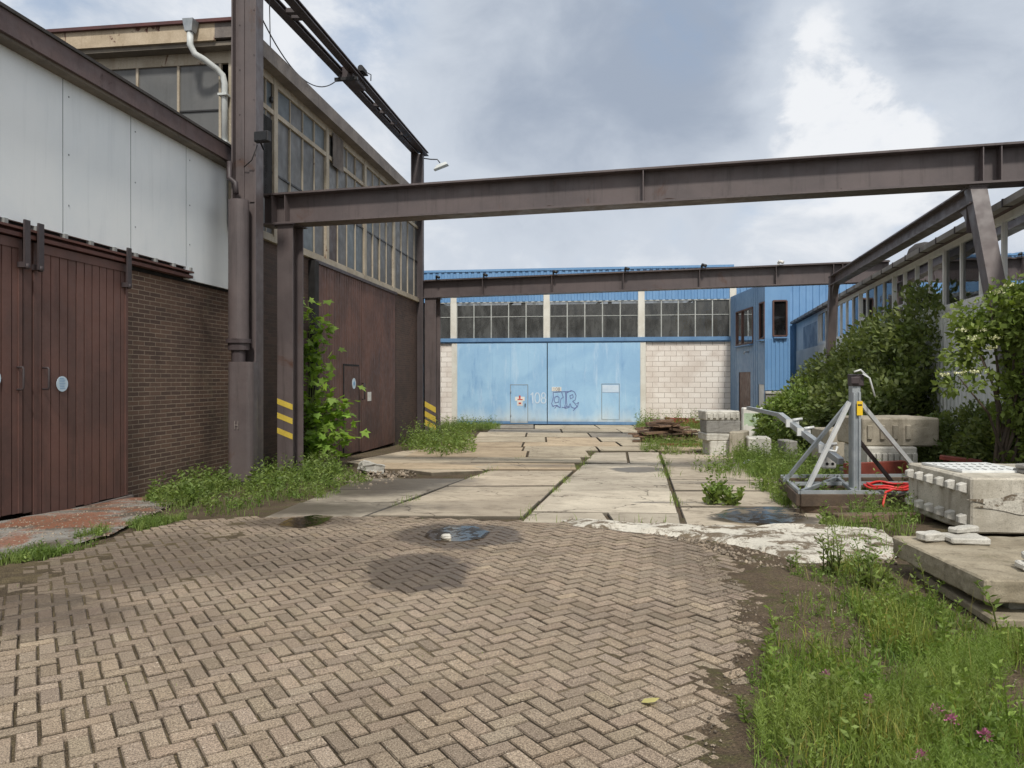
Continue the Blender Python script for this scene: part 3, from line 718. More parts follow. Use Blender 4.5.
mb = MB(); mb.box(-14, -.25, u0 - .35, u0 - .29, 7.98, 8.30); mb.build('gable_fascia', M['cream_fascia'], hall)
mb = MB(); mb.box(-14, .33, u0 - .42, u0 - .3, 8.30, 8.36); mb.box(.30, .34, u0 - .42, u0 + .1, 7.96, 8.3); mb.build('gable_trim', M['trim'], hall)
mb = MB(); mb.box(-14, .1, u0 - .29, u0 + .05, 7.9, 7.98); mb.build('soffit', M['soffit'], hall)
# long side windows
bay = 2.93; ub = uL(275, AH) - .05
posts = [ub + bay * k for k in range(-1, 5)]
posts[0] = u0 + .15; posts[-1] = u1 - .12
for bi, (a, b) in enumerate(zip(posts, posts[1:])):
    m = MB()
    m.box(-.04, .05, b - .09, b + .09, 4.62, 8.02)
    m.box(-.04, .04, a + .09, b - .09, 7.22, 7.32); m.box(-.04, .04, a + .09, b - .09, 7.86, 8.02); m.box(-.04, .03, a + .09, b - .09, 4.62, 4.68)
    nn = 4; w = (b - a - .18) / nn
    for k in range(1, nn):
        m.box(-.03, .02, a + .09 + k * w - .016, a + .09 + k * w + .016, 4.68, 7.22); m.box(-.03, .02, a + .09 + k * w - .016, a + .09 + k * w + .016, 7.32, 7.86)
    f = m.build('window', M['cream'], hall)
    m = MB(); m.box(-.03, .012, a + .09, b - .09, 5.98, 6.02); m.build('glazing_bar', M['black'], f)
    m = MB(); rr = random.Random(bi)
    for k in range(nn):
        for z0, z1 in ((4.68, 5.98), (6.02, 7.22), (7.32, 7.86)):
            c = rr.gauss(1, .09); c = (c, c, c)
            t = rr.random()
            if t < .12: c = (.9, 1.08, 1.2)
            if bi == 2 and k == 0 and z0 < 6: c = (.55, .35, .3)
            tl = rr.gauss(0, .008)
            y0, y1 = a + .09 + k * w + .022, a + .09 + (k + 1) * w - .022
            m.quad((-.01 + tl, y0, z0), (-.01 - tl, y1, z0), (-.01 - tl, y1, z1), (-.01 + tl, y0, z1), c)
    m.build('pane', M['hall_pane'], f)
mb = MB(); mb.box(-.02, .02, uL(262, AH, .02), uL(272, AH, .02), 5.4, 7.1); mb.build('open_vent', M['dark'], hall)
mb = MB(); up0 = uL(334, AH, .1); mb.corr((.07, up0), (.07, up0 + .75), 7.1, 7.95, (1, 0), .09, .02); mb.build('patch_sheet', M['weath_conc'], hall)
# gable windows (faces the camera over the annex roof)
gy_ = u0
xs = [-.32 - .86 * k for k in range(0, 10)]
mb = MB()
for x in xs: mb.box(x - .025, x + .025, gy_ - .03, gy_ + .03, 4.5, 7.72)
mb.box(-14, -.1, gy_ - .04, gy_ + .02, 7.68, 7.9)
gw = mb.build('gable_window', M['cream'], hall)
mb = MB(); mb.box(-14, -.15, gy_ - .025, gy_ + .025, 6.78, 6.81); mb.build('glazing_bar', M['black'], gw)
mb = MB()
for x in xs:
    for z0, z1 in ((4.5, 6.78), (6.81, 7.68)):
        c = random.gauss(1, .07); mb.quad((x - .835, gy_, z0), (x - .025, gy_, z0), (x - .025, gy_, z1), (x - .835, gy_, z1), c)
mb.build('pane', M['hall_pane'], gw)
mb = MB(); mb.box(-.13, .02, gy_ - .06, gy_ + .1, 4.5, 7.9); mb.build('corner_post', M['cream'], hall)
# downpipe and hopper
kx = lambda px: ((px - CX) / F * 14.0 - AH - (14.0 / C_) * S) / C_
x1, x2 = kx(197), kx(222); yy = gy_ - .5
mb = MB(); mb.tube([(x1, yy, 8.1), (x1, yy, 7.85), (x1 + .06, yy + .05, 7.7), (x1 + .2, yy + .12, 7.62), (x2 - .12, yy + .3, 7.5), (x2 - .03, yy + .36, 7.4), (x2, yy + .38, 7.25), (x2, yy + .38, 5.9)], .058, 12)
dp = mb.build('downpipe', M['white_pipe'], hall)
mb = MB(); mb.hexa([(x1 - .07, yy - .07, 8.08), (x1 + .07, yy - .07, 8.08), (x1 + .07, yy + .08, 8.08), (x1 - .07, yy + .08, 8.08), (x1 - .1, yy - .1, 8.3), (x1 + .11, yy - .1, 8.3), (x1 + .11, yy + .12, 8.3), (x1 - .1, yy + .12, 8.3)]); mb.build('hopper', M['galv'], hall)
for z in (7.0, 6.1): mb = MB(); mb.box(x2 - .09, x2 + .09, yy + .28, yy + .5, z, z + .04); mb.build('pipe_clip', M['white_pipe'], dp)
# doors of the hall
um = uL(359.5, AH)
def sheet_door(a, b, z0, z1, name='sliding_door', skip=None):
    m = MB(); n = int((b - a) / .17); w = (b - a) / n
    for i in range(n):
        k = random.gauss(1, .05)
        m.box(.02, .07 + random.uniform(-.003, .003), a + i * w + .011, a + (i + 1) * w - .011, z0, z1, k)
    m.box(0, .05, a + .01, b - .01, z0 + .02, z1 - .01, .2)
    return m.build(name, M['hall_door'], hall)
d1 = sheet_door(ud0, um - .015, -.42, 4.42); d2 = sheet_door(um + .015, ud1, -.46, 4.42)
uw0, uw1 = uL(344, AH, .08), uL(358.5, AH, .08)
mb = MB(); k_ = 8; ww = (uw1 - uw0) / k_
for i in range(k_): mb.box(.072, .088, uw0 + i * ww + .004, uw0 + (i + 1) * ww - .004, -.40, 1.98, .92)
wd = mb.build('wicket_door', M['hall_door'], d1)
mb = MB(); mb.box(.07, .092, uw0 - .05, uw0 - .005, -.4, 2.03); mb.box(.07, .092, uw0 - .05, uw1 + .03, 1.985, 2.03); mb.box(.07, .092, uw1 + .005, uw1 + .03, -.4, 1.98); mb.build('frame', M['dark'], d1)
uu = uL(354, AH, .09); mb = MB(); disc(mb, .089, uu, zL(uu, .09, 383.5), .15); st = mb.build('sticker', M['sticker'], wd)
mb = MB(); disc(mb, .094, uu, zL(uu, .09, 383.5), .06); mb.build('print', M['blue_mark'], st)
uu = uL(369.5, AH, .08); mb = MB(); mb.box(.075, .082, uu - .16, uu + .16, zL(uu, .08, 401), zL(uu, .08, 392)); mb.build('notice', M['white'], d2)
uu = uL(362, AH, .08); mb = MB(); mb.tube([(.08, uu, 1.05), (.16, uu, 1.05), (.16, uu, 1.5), (.08, uu, 1.5)], .02, 6); mb.build('handle', M['black'], d2)
mb = MB(); mb.box(.0, .16, ud0 - .28, ud0 - .03, -.6, 4.45); mb.build('door_track_post', M['dark'], hall)
mb = MB(); mb.box(.02, .12, ud0 - .1, ud1 + .1, 4.42, 4.5); mb.build('door_header', M['steel_dark'], hall)
mb = MB(); mb.tube([(.14, u1 - .25, -.6), (.14, u1 - .25, 4.5)], .09, 10); mb.box(-.02, .05, u1 - .5, u1 + .02, -.6, 4.5); mb.build('rain_pipe', M['black'], hall)
mb = MB(); mb.box(-.2, .06, u1 - .1, u1 + .12, 4.62, 8.02); mb.build('corner_post', M['cream'], hall)

# ================================================================== OVERHEAD RUNWAY on the hall side
Lb0, Lb1 = P(266.5, 16.3, 0), P(414.5, 27.5, 155); Rb0, Rb1 = P(286.5, 16.3, 0), P(423, 27.5, 150)
ZB = 10.1
Lb0.z = Lb1.z = Rb0.z = Rb1.z = ZB
dl = (Lb1 - Lb0).normalized(); dr = (Rb1 - Rb0).normalized()
Lb0 -= dl * 2.2; Rb0 -= dr * 2.2
rw = thing('overhead_runway', 'high pair of dark steel rails with cross ties running above the hall eaves', 'crane runway', (-3.5, 27.5, hz(27.5)))
o = rw.location.copy()
mb = MB(); mb.ibeam(Lb0, Lb1 + dl * .4, .14, .22, .03, .03); mb.build('rail_beam', M['steel_dark'], rw, o)
mb = MB(); mb.ibeam(Rb0, Rb1 + dr * .4, .14, .22, .03, .03); mb.build('rail_beam', M['steel_dark'], rw, o)
for px in (303, 308, 384, 390, 400, 409):
    k = (px - 288) / (424 - 288); D = 1 / ((1 - k) / 16.3 + k / 27.5); t = (D - Lb0.y) / (Lb1.y - Lb0.y)
    mb = MB(); mb.bar(Lb0.lerp(Lb1, t), Rb0.lerp(Rb1, t), .14, .1); mb.build('cross_tie', M['steel_dark'], rw, o)
x, y = P(417.5, 27.6, 380).x, 27.6
mb = MB()
for xx in (x - .2, x + .2): mb.box(xx - .02, xx + .02, y - .2, y + .2, hz(y), ZB - .07)
mb.box(x - .18, x + .18, y - .02, y + .02, hz(y), ZB - .07); mb.build('post', M['steel_dark'], rw, o)
k = (352 - 277) / (418 - 277); D = 1 / ((1 - k) / 16.3 + k / 27.5); t = (D - Lb0.y) / (Lb1.y - Lb0.y); c = (Lb0.lerp(Lb1, t) + Rb0.lerp(Rb1, t)) / 2
ho = thing('hoist_trolley', 'dark hoist trolley with motor hanging between the high steel rails', 'hoist', c, -R(9))
mb = MB(); mb.box(-.18, .22, -.5, .5, -.2, .12); mb.build('body', M['steel_dark'], ho, bevel=.02)
mb = MB(); mb.tube([(.3, -.15, .2), (.3, .15, .2)], .085, 12); mb.box(.2, .4, -.2, .2, .1, .13); mb.tube([(.36, .2, .2), (.46, .26, .16), (.44, .3, -.0)], .015, 6); mb.build('motor', M['black'], ho)
mb = MB(); mb.box(-.3, .35, -.55, -.45, -.28, -.2); mb.build('hook_frame', M['black'], ho)
# cables
def catenary(a, b, sag, n=24): return [a.lerp(b, i / n) + Vector((0, 0, -sag * 4 * (i / n) * (1 - i / n))) for i in range(n + 1)]
a = P(257, 13.9, 8); b = c + Vector((-.25, -.4, -.15))
mb = MB(); mb.tube(catenary(a, b, .75), .014, 5); tag(mb.build('cable', M['black'], org=a), 'thin black cable sagging from the tall column to the hoist trolley', 'cable')
a = P(269, 15.6, 2); b = P(271.5, 15.6, 97)
mb = MB(); mb.tube([a + Vector((0, 0, .5)), b], .012, 5); mb.tube([b, b - Vector((0, 0, .12))], .035, 6); tag(mb.build('pull_cord', M['black'], org=b), 'thin dark cord hanging straight down in front of the upper hall windows', 'cord')
# yard lamp
b = P(424, 27.3, 157)
yl = thing('yard_lamp', 'white lamp head on a thin curved arm at the far hall corner', 'lamp', b)
mb = MB(); mb.tube([(0, 0, -.05), (.25, -.05, -.1), (.5, -.1, -.12), (.6, -.12, -.25)], .022, 6); mb.build('arm', M['black'], yl)
mb = MB(); mb.hexa([(.36, -.3, -.56), (.9, -.38, -.36), (.95, -.1, -.36), (.4, -.05, -.56), (.48, -.24, -.36), (.82, -.3, -.25), (.84, -.14, -.25), (.5, -.1, -.36)]); mb.build('head', M['white_pipe'], yl, bevel=.02)

# ================================================================== CRANE GANTRY
DN = 14.9; DR_ = 11.88
nl = P(265, DN + .12, 210); nr = P(975, DR_, 148)
zt = CAMZ + 185 * DN / F; hb = .62; zc_ = zt - hb / 2
nl.z = nr.z = zc_; db = (nr - nl).normalized()
gan = thing('crane_gantry', 'large purple-brown steel gantry of two cross beams, striped posts and raking legs', 'gantry', (P(292, DN, 0).x, DN, hz(DN)))
o = gan.location.copy()
nre = nr + db * 3.2
mb = MB(); mb.ibeam(nl, nre, hb, .42, .035, .02); beam = mb.build('cross_beam', M['steel'], gan, o)
def stiff(pxs, par, p0, d, h, w, ph=0):
    for px in pxs:
        k = (px - CX) / F; t = (k * p0.y - p0.x) / (d.x - k * d.y); q = p0 + d * t
        sd = Vector((d.y, -d.x, 0)).normalized()
        m = MB(); m.bar(q + sd * (w / 4 + .005), q + sd * (w / 4 + .005) + Vector((0, 0, .0001)), .014, .014) if False else None
        a = q + sd * .012; b_ = q + sd * (w / 2 - .012)
        m.hexa([a - d * .008 - Vector((0, 0, h / 2 - .037)), a + d * .008 - Vector((0, 0, h / 2 - .037)), b_ + d * .008 - Vector((0, 0, h / 2 - .037)), b_ - d * .008 - Vector((0, 0, h / 2 - .037)),
                a - d * .008 + Vector((0, 0, h / 2 - .037)), a + d * .008 + Vector((0, 0, h / 2 - .037)), b_ + d * .008 + Vector((0, 0, h / 2 - .037)), b_ - d * .008 + Vector((0, 0, h / 2 - .037))])
        m.build('stiffener', M['steel'], par, o)
stiff((277, 290, 644, 979, 997), beam, nl, db, hb, .42)
M['rust_scale'] = weathered('rust_scale', (74, 54, 46), (58, 46, 42), 6, .3, rough=.9, bump=.4, speck=.2)
rr_ = random.Random(21); sd_ = Vector((db.y, -db.x, 0)).normalized()
for k in range(26):
    t = rr_.uniform(.3, (nre - nl).length - .5); L = rr_.uniform(.15, .9); hh = rr_.uniform(.02, .075)
    q = nl + db * t + sd_ * .0125 - Vector((0, 0, hb / 2 - .036)); m = MB(); nn_ = 9
    pts = [q + db * (L * i / nn_) + Vector((0, 0, hh * math.sin(math.pi * i / nn_) * rr_.uniform(.4, 1.0))) for i in range(nn_ + 1)]
    m.prism([q] + pts[1:-1] + [pts[-1]], sd_ * .003); m.build('rust_patch', M['rust_scale'], beam, o)
# rail on top + bolts
mb = MB(); mb.bar(nl + Vector((0, 0, hb / 2 + .02)), nre + Vector((0, 0, hb / 2 + .02)), .06, .04); mb.build('crane_rail', M['steel_dark'], beam, o)
def post(px0, px1, D, ztop, hz_rows, hw):
    cx = ((px0 + px1) / 2 - CX) / F * D; w = (px1 - px0) / F * D
    m = MB(); sd = db; cn = Vector((cx, D, 0)); nn = Vector((sd.y, -sd.x, 0))
    def sbox(a0, a1, b0, b1, z0, z1):
        pts = [cn + sd * a + nn * b for a, b in ((a0, b0), (a1, b0), (a1, b1), (a0, b1))]
        m.hexa([(q.x, q.y, z0) for q in pts] + [(q.x, q.y, z1) for q in pts])
    g = hz(D)
    sbox(-w / 2, w / 2, -w * .6, -w * .6 + .025, g, ztop); sbox(-w / 2, w / 2, w * .6 - .025, w * .6, g, ztop); sbox(-.012, .012, -w * .6 + .025, w * .6 - .025, g, ztop)
    pp = m.build('post', M['steel'], gan, o)
    m = MB(); sbox(-w / 2 - .06, w / 2 + .06, -w * .6 - .06, w * .6 + .06, ztop - .022, ztop - .001); m.build('cap_plate', M['steel_dark'], pp, o)
    for a_ in (-w / 2 - .03, w / 2 + .03):
        m = MB(); bp = cn + sd * a_ + nn * (w * .6 + .02); m.tube([(bp.x, bp.y, ztop - .05), (bp.x, bp.y, ztop - .02)], .018, 6); m.build('bolt', M['steel_dark'], pp, o)
    m = MB(); sbox(-w / 2 - .1, w / 2 + .1, -w * .6 - .1, w * .6 + .1, g, g + .03); m.build('base_plate', M['steel_dark'], pp, o)
    for (y0) in hz_rows:
        z = CAMZ - (y0 - HY) / F * D; h = 9.0 / F * D; sl = 6.0 / F * D
        m = MB(); q = [cn + sd * a - nn * -(w * .6 + .003) for a in (-w / 2, w / 2)]
        f0 = [cn + sd * a + nn * (w * .6 + .003) for a in (-w / 2, w / 2)]
        zz = [(z, z - sl)]
        m.prism([Vector((f0[0].x, f0[0].y, z)), Vector((f0[1].x, f0[1].y, z - sl)), Vector((f0[1].x, f0[1].y, z - sl - h * .62)), Vector((f0[0].x, f0[0].y, z - h * .62))], nn * .002)
        m.build('hazard_stripe', M['yellow'], pp, o)
    return pp
post(282, 299, DN, zc_ - hb / 2, (398, 412, 427), .3)
# far beam
DF = 27.84; fl_ = P(425, DF, 290); fr_ = P(868, 23.4, 270)
hb2 = .65; zf = CAMZ + 99 * DF / F - hb2 / 2; fl_.z = fr_.z = zf; df = (fr_ - fl_).normalized(); fre = fr_ + df * .6
mb = MB(); mb.ibeam(fl_ - df * .3, fre, hb2, .42, .035, .02); beam2 = mb.build('cross_beam', M['steel'], gan, o)
stiff((484, 553, 624, 700, 776, 833, 842), beam2, fl_, df, hb2, .42)
mb = MB(); mb.bar(fl_ + Vector((0, 0, hb2 / 2 + .02)), fre + Vector((0, 0, hb2 / 2 + .02)), .06, .04); mb.build('crane_rail', M['steel_dark'], beam2, o)
for px in (437, 484, 553, 624, 700, 776, 855):
    k = (px - CX) / F; t = (k * fl_.y - fl_.x) / (df.x - k * df.y); q = fl_ + df * t
    m = MB(); z = zf + hb2 / 2
    m.box(q.x - .03, q.x + .03, q.y - .25, q.y - .19, z, z + .1); m.tube([(q.x + .0, q.y - .25, z + .12), (q.x + .12, q.y - .35, z + .06)], .05, 8)
    m.build('rail_clamp', M['black'] if px != 776 else M['white'], beam2, o)
post(427, 438.5, DF, zf - hb2 / 2, (401, 410.5, 419), .3)
# right runway with knees and raking legs
rn = Vector((nr.x, nr.y, 0)); rf = P(834, 22.05, 300); rf.z = 0
dr2 = (rf - rn).normalized(); ztop = zc_ - hb / 2; rh = .30
a = rn - dr2 * .15; b = rf + dr2 * .2
mb = MB(); mb.ibeam(Vector((a.x, a.y, ztop - rh / 2)), Vector((b.x, b.y, ztop - rh / 2)), rh, .26, .03, .016)
rb = mb.build('runway_beam', M['steel'], gan, o)
def leg(base, foot, sgn, wt=.34, wb=.34):
    m = MB(); sd = Vector((dr2.y, -dr2.x, 0)); f = Vector(foot); t = Vector(base)
    n1 = dr2 * .13
    zt_ = ztop - .001
    prof = [(t - n1, zt_), (t + n1, zt_)]
    for s0, s1 in ((-.12, -.1), (.1, .12)):
        A = [f - n1 + sd * s0, f + n1 + sd * s0, f + n1 + sd * s1, f - n1 + sd * s1]; B = [t - n1 + sd * s0, t + n1 + sd * s0, t + n1 + sd * s1, t - n1 + sd * s1]
        m.hexa([(q.x, q.y, hz(f.y)) for q in A] + [(q.x, q.y, zt_) for q in B])
    for e in (-1, 1):
        A = [f + n1 * e - n1 * .08 * e * k + sd * s for k, s in ((0, -.1), (0, .1), (1, .1), (1, -.1))]; B = [t + n1 * e - n1 * .08 * e * k + sd * s for k, s in ((0, -.1), (0, .1), (1, .1), (1, -.1))]
        m.hexa([(q.x, q.y, hz(f.y)) for q in A] + [(q.x, q.y, zt_) for q in B])
    # curved knee plate
    r = .42; zb = ztop - rh; pts = []
    st_ = t + n1 * sgn
    pts.append(Vector((st_.x, st_.y, zb + .02)))
    for k in range(9):
        aa = R(90 * k / 8); q = st_ + dr2 * sgn * (r - r * math.sin(aa)); pts.append(Vector((q.x, q.y, zb - (r - r * math.cos(aa)))))
    pts2 = [p - sd * .08 for p in pts]
    m.prism(pts2, sd * .16)
    return m.build('leg', M['steel'], gan, o)
leg(rn, rn + Vector((.02, -1.35, 0)), 1); leg(rf, rf + Vector((.1, .8, 0)), -1)

# ================================================================== BLUE WORKSHOP
FO = Vector((1.76, 36.2, 0))
wk = thing('blue_workshop', 'blue workshop with white block walls, strip windows and big faded sliding doors', 'building', FO, -TH)
def sF(px): k = (px - CX) / F; return (FO.y * k - FO.x) / (C_ + S * k)
sL, sR = -8.6, 8.72
gz = -.68
for a, b in ((-8.6, -4.72), (4.72, sR)):
    mb = MB(); mb.box(a, b, 0, .25, gz, 3.42); mb.build('block_wall', M['block'], wk)
mb = MB(); mb.corr((sL, -.03), (sR, -.03), 5.45, 6.95, (0, -1), .3, .04); mb.box(sL, sR, .02, .2, 5.45, 6.9); mb.build('cladding', M['blue_clad'], wk)
mb = MB(); mb.box(sL, sR + .1, -.1, .1, 6.95, 7.06); mb.hexa([(sL, .1, 7.0), (sR, .1, 7.0), (sR, 16, 8.2), (sL, 16, 8.2), (sL, .1, 7.06), (sR, .1, 7.06), (sR, 16, 8.26), (sL, 16, 8.26)]); mb.build('roof', M['blue_clad'], wk)
mb = MB(); mb.box(sL, sR, -.16, .12, 3.48, 3.66); mb.box(sL, sR, -.10, .12, 3.42, 3.48); mb.build('door_rail', M['blue_trim'], wk)
mb = MB()
mb.box(sL, sR, 15.8, 16, gz, 6.9); mb.box(sL, sL + .1, .3, 15.8, gz, 6.9); mb.box(sR - .1, sR, .3, 15.8, gz, 6.9); mb.box(sL, sR, .3, 15.8, gz, gz + .1); mb.build('interior_wall', M['room'], wk)
mb = MB()
for s in (-7.6, -3.1, 1.4, 5.9):
    mb.bar((s - 1.6, 1.5, 3.6), (s + 1.2, 1.5, 5.6), .12, .12); mb.bar((s + 1.6, 2.5, 3.6), (s + 1.6, 2.5, 6.8), .2, .2)
mb.build('brace', M['mach_grey'], wk)
mb = MB(); mb.box(6.3, 7.0, 2.2, 2.8, 3.5, 5.0); mb.box(7.8, 8.35, 2.0, 2.6, 3.4, 5.1); mb.box(5.8, 8.5, 2.9, 3.2, 3.5, 4.1); mb.build('crane_bridge', M['yellow_crane'], wk)
pil = [-9.2, -4.69, -.06, 4.50, 8.78]
for x in pil[1:]:
    mb = MB(); mb.box(x - .15, x + .15, -.085, .15, 3.66, 6.15); mb.build('pillar', M['pillar'], wk)
for x in (-4.63, 4.58):
    mb = MB(); mb.box(x - .13 + (.0 if x > 0 else -.02), x + .13, -.09, .1, gz, 3.42); mb.build('pillar', M['pillar'], wk)
for a, b in zip(pil, pil[1:]):
    a += .15; b -= .15; n = 5; w = (b - a) / n; m = MB()
    for k in range(n + 1):
        xx = a + k * w; m.box(max(a, xx - .025), min(b, xx + .025), -.02, .03, 3.66, 5.43)
    m.box(a, b, -.018, .028, 4.70, 4.73); m.box(a, b, -.04, .05, 5.40, 5.45)
    f = m.build('window', M['frame_grey'], wk)
    m = MB()
    for k in range(n):
        for z0, z1 in ((3.66, 4.70), (4.73, 5.40)):
            t = random.gauss(0, .006); m.quad((a + k * w + .025, .005 + t, z0), (a + (k + 1) * w - .025, .005 - t, z0), (a + (k + 1) * w - .025, .005 - t, z1), (a + k * w + .025, .005 + t, z1))
    m.build('pane', M['glass'], f)
def wdoor(a, b, n):
    m = MB(); w = (b - a) / n
    for i in range(n): m.box(a + i * w + .008, a + (i + 1) * w - .008, -.13 + random.uniform(-.004, .004), -.06, -.55, 3.4)
    m.box(a + .01, b - .01, -.115, -.07, -.53, 3.38)
    return m.build('sliding_door', M['blue_door'], wk)
dl_ = wdoor(-4.5, -.04, 5); dr_ = wdoor(-.01, 4.45, 5)
def line_frame(m, a, b, z0, z1, w=.03, y=-.137, bottom=False):
    m.box(a, a + w, y - .006, y + .003, z0, z1); m.box(b - w, b, y - .006, y + .003, z0, z1); m.box(a + w, b - w, y - .006, y + .003, z1 - w, z1)
wa, wb_ = sF(510.6), sF(528.4)
m = MB(); m.box(wa + .03, wb_ - .03, -.15, -.13, -.5, 1.34); wk1 = m.build('wicket_door', M['blue_door'], dl_)
m = MB(); line_frame(m, wa, wb_, -.5, 1.38); m.build('frame', M['seam'], dl_)
for z in (-.2, .95): m = MB(); m.tube([(wa + .03, -.155, z), (wa + .03, -.155, z + .14)], .022, 8); m.build('hinge', M['seam'], wk1)
m = MB(); m.box(wb_ - .16, wb_ - .12, -.2, -.15, .3, .45); m.build('handle', M['black'], wk1)
m = MB(); m.box(sF(515.5), sF(525), -.158, -.152, .58, .78); m.box(sF(517.5), sF(523), -.158, -.152, .34, .58); nt_ = m.build('notice', M['white'], wk1)
m = MB(); m.box(sF(518), sF(523), -.162, -.159, .62, .67); m.box(sF(519), sF(521.5), -.162, -.159, .42, .5); m.box(sF(519.3), sF(521), -.162, -.159, .68, .84); m.build('print', M['red_mark'], nt_)
wa, wb_ = sF(601.5), sF(619.5)
m = MB(); m.box(wa + .03, wb_ - .03, -.15, -.13, -.3, .98); wk2 = m.build('wicket_door', M['blue_door'], dr_)
m = MB(); line_frame(m, wa, wb_, -.3, 1.42, .022); m.build('frame', M['seam'], dr_)
m = MB(); m.box(wa + .04, wb_ - .04, -.152, -.13, 1.0, 1.36); m.build('top_panel', M['spray'], dr_)
for d_, a, b in ((dl_, -4.5, -.04), (dr_, -.01, 4.45)):
    m = MB(); m.box(a, b, -.142, -.13, -.55, -.42); m.build('bottom_rail', M['blue_trim'], d_)
# numbers and tag
def digit(m, ch, x, z, w, h, lw, y):
    def el(cx, cz, rx, rz, a0=0, a1=360): return [(x + cx * w + rx * w * math.cos(R(a0 + (a1 - a0) * i / 14)), y, z + cz * h + rz * h * math.sin(R(a0 + (a1 - a0) * i / 14))) for i in range(15)]
    if ch == '1': m.ribbon([(x + .2 * w, y, z + .8 * h), (x + .55 * w, y, z + h), (x + .55 * w, y, z)], lw)
    if ch == '0': m.ribbon(el(.5, .5, .45, .5), lw)
    if ch == '8': m.ribbon(el(.5, .74, .34, .26), lw); m.ribbon(el(.5, .25, .42, .26), lw)
m = MB(); x0 = sF(530); z0 = CAMZ - (403 - HY) * .0489
for i, ch in enumerate('108'): digit(m, ch, x0 + (.0 if i == 0 else .24 + (i - 1) * .30), z0, .27, .50, .055, -.136)
m.build('painted_number', M['spray'], dl_)
m = MB(); xa, xb = sF(552), sF(561.5); m.box(xa, xb, -.145, -.132, 1.06, 1.26); pl = m.build('number_plate', M['white'], dr_)
m = MB()
for i, ch in enumerate('108'): digit(m, ch, xa + .06 + i * .12, 1.09, .1, .14, .02, -.147)
m.build('print', M['mach_grey'], pl)
gp = lambda pts: [(sF(490 + x / 6.4), -.136, CAMZ - (330 + y / 6.4 - HY) * .0489) for x, y in pts]
m = MB(); lw = .035
for pts in ([(405, 400), (440, 396), (500, 393), (520, 392)], [(405, 400), (408, 430), (396, 470), (404, 488), (425, 480), (438, 490), (452, 494), (450, 470), (455, 440), (470, 430), (460, 400)],
            [(416, 430), (432, 422), (444, 432), (442, 460), (420, 466), (412, 450), (416, 430)], [(462, 494), (478, 496), (484, 470), (486, 430), (484, 398)], [(492, 396), (490, 440), (494, 480), (480, 500), (500, 496), (512, 490)],
            [(496, 400), (520, 386), (542, 396), (552, 420), (546, 446), (530, 456), (546, 470), (558, 490), (540, 500), (522, 492), (514, 470), (506, 486), (494, 490)],
            [(512, 420), (530, 412), (534, 430), (516, 440), (512, 420)], [(555, 470), (568, 462), (560, 490), (548, 500), (534, 514)], [(416, 500), (430, 480), (446, 496)]):
    m.ribbon(gp(pts), lw)
m.build('spray_tag', M['graff'], dr_)
m = MB(); m.box(-4.5, 4.45, -.08, 0, gz, -.55); m.build('door_gap', M['dark'], wk)

# blue side wing with corner bay
wing = thing('blue_wing', 'two storey blue sheet metal wing with brown framed windows and brown door', 'building', (10.33, 35.07, 0))
o = wing.location.copy()
A = Vector((10.33, 35.0, 0)); B = Vector((10.15, 29.7, 0)); Cc = P(790, 29.55, 0); Cc.z = 0; D1_ = Vector((Cc.x + .05, 30.9, 0)); D2_ = Vector((10.75, 30.95, 0)); Dd = Vector((10.9, 36.9, 0)); E_ = Vector((A.x + .2, 36.9, 0))
ZR = 5.52
def wallquad(m, p, q, z0, z1, th=.0, n=None): m.quad((p.x, p.y, z0), (q.x, q.y, z0), (q.x, q.y, z1), (p.x, p.y, z1))
def tOn(p, q, px):
    k = (px - CX) / F; d = q - p; return (k * p.y - p.x) / (d.x - k * d.y)
def at(p, q, px): return p + (q - p) * tOn(p, q, px)
def zat(pt, py): return CAMZ - (py - HY) / F * pt.y
# side wall with openings: build as vertical strips
def wall_open(m, p, q, z0, z1, holes, nrm, corr=False):
    d = (q - p); L = d.length; holes = sorted(holes); t = 0
    segs = []
    for (a, b, za, zb) in holes:
        segs.append((t, a, [(z0, z1)])); segs.append((a, b, [(z0, za), (zb, z1)])); t = b
    segs.append((t, 1, [(z0, z1)]))
    for a, b, zs in segs:
        for zz0, zz1 in zs:
            if zz1 - zz0 < .01 or b - a < 1e-4: continue
            P0 = p + d * a; P1 = p + d * b
            if corr: m.corr(P0, P1, zz0, zz1, nrm, .28, .035)
            else: wallquad(m, P0, P1, zz0, zz1)
holesS = []
def hole(p, q, px0, px1, zb, zt_): 
    t0, t1 = sorted((tOn(p, q, px0), tOn(p, q, px1))); return (t0, t1, zb, zt_)
hw1 = hole(A, B, 736.5, 753, zat(at(A, B, 745), 344), zat(at(A, B, 745), 310))
hd1 = hole(A, B, 739, 750.5, gz, zat(at(A, B, 745), 372))
hw2 = hole(A, B, 759.8, 764.5, zat(B, 338), zat(B, 302)); hd2 = hole(A, B, 758.5, 764.0, gz, zat(B, 384.5))
m = MB(); nS = (-1, 0)
zm = 2.3
wall_open(m, A, B, zm, ZR, [hw1, hw2], nS); wall_open(m, A, B, gz, zm, [hd1, hd2], nS)
m.build('side_wall', M['blue_flat'], wing, o)
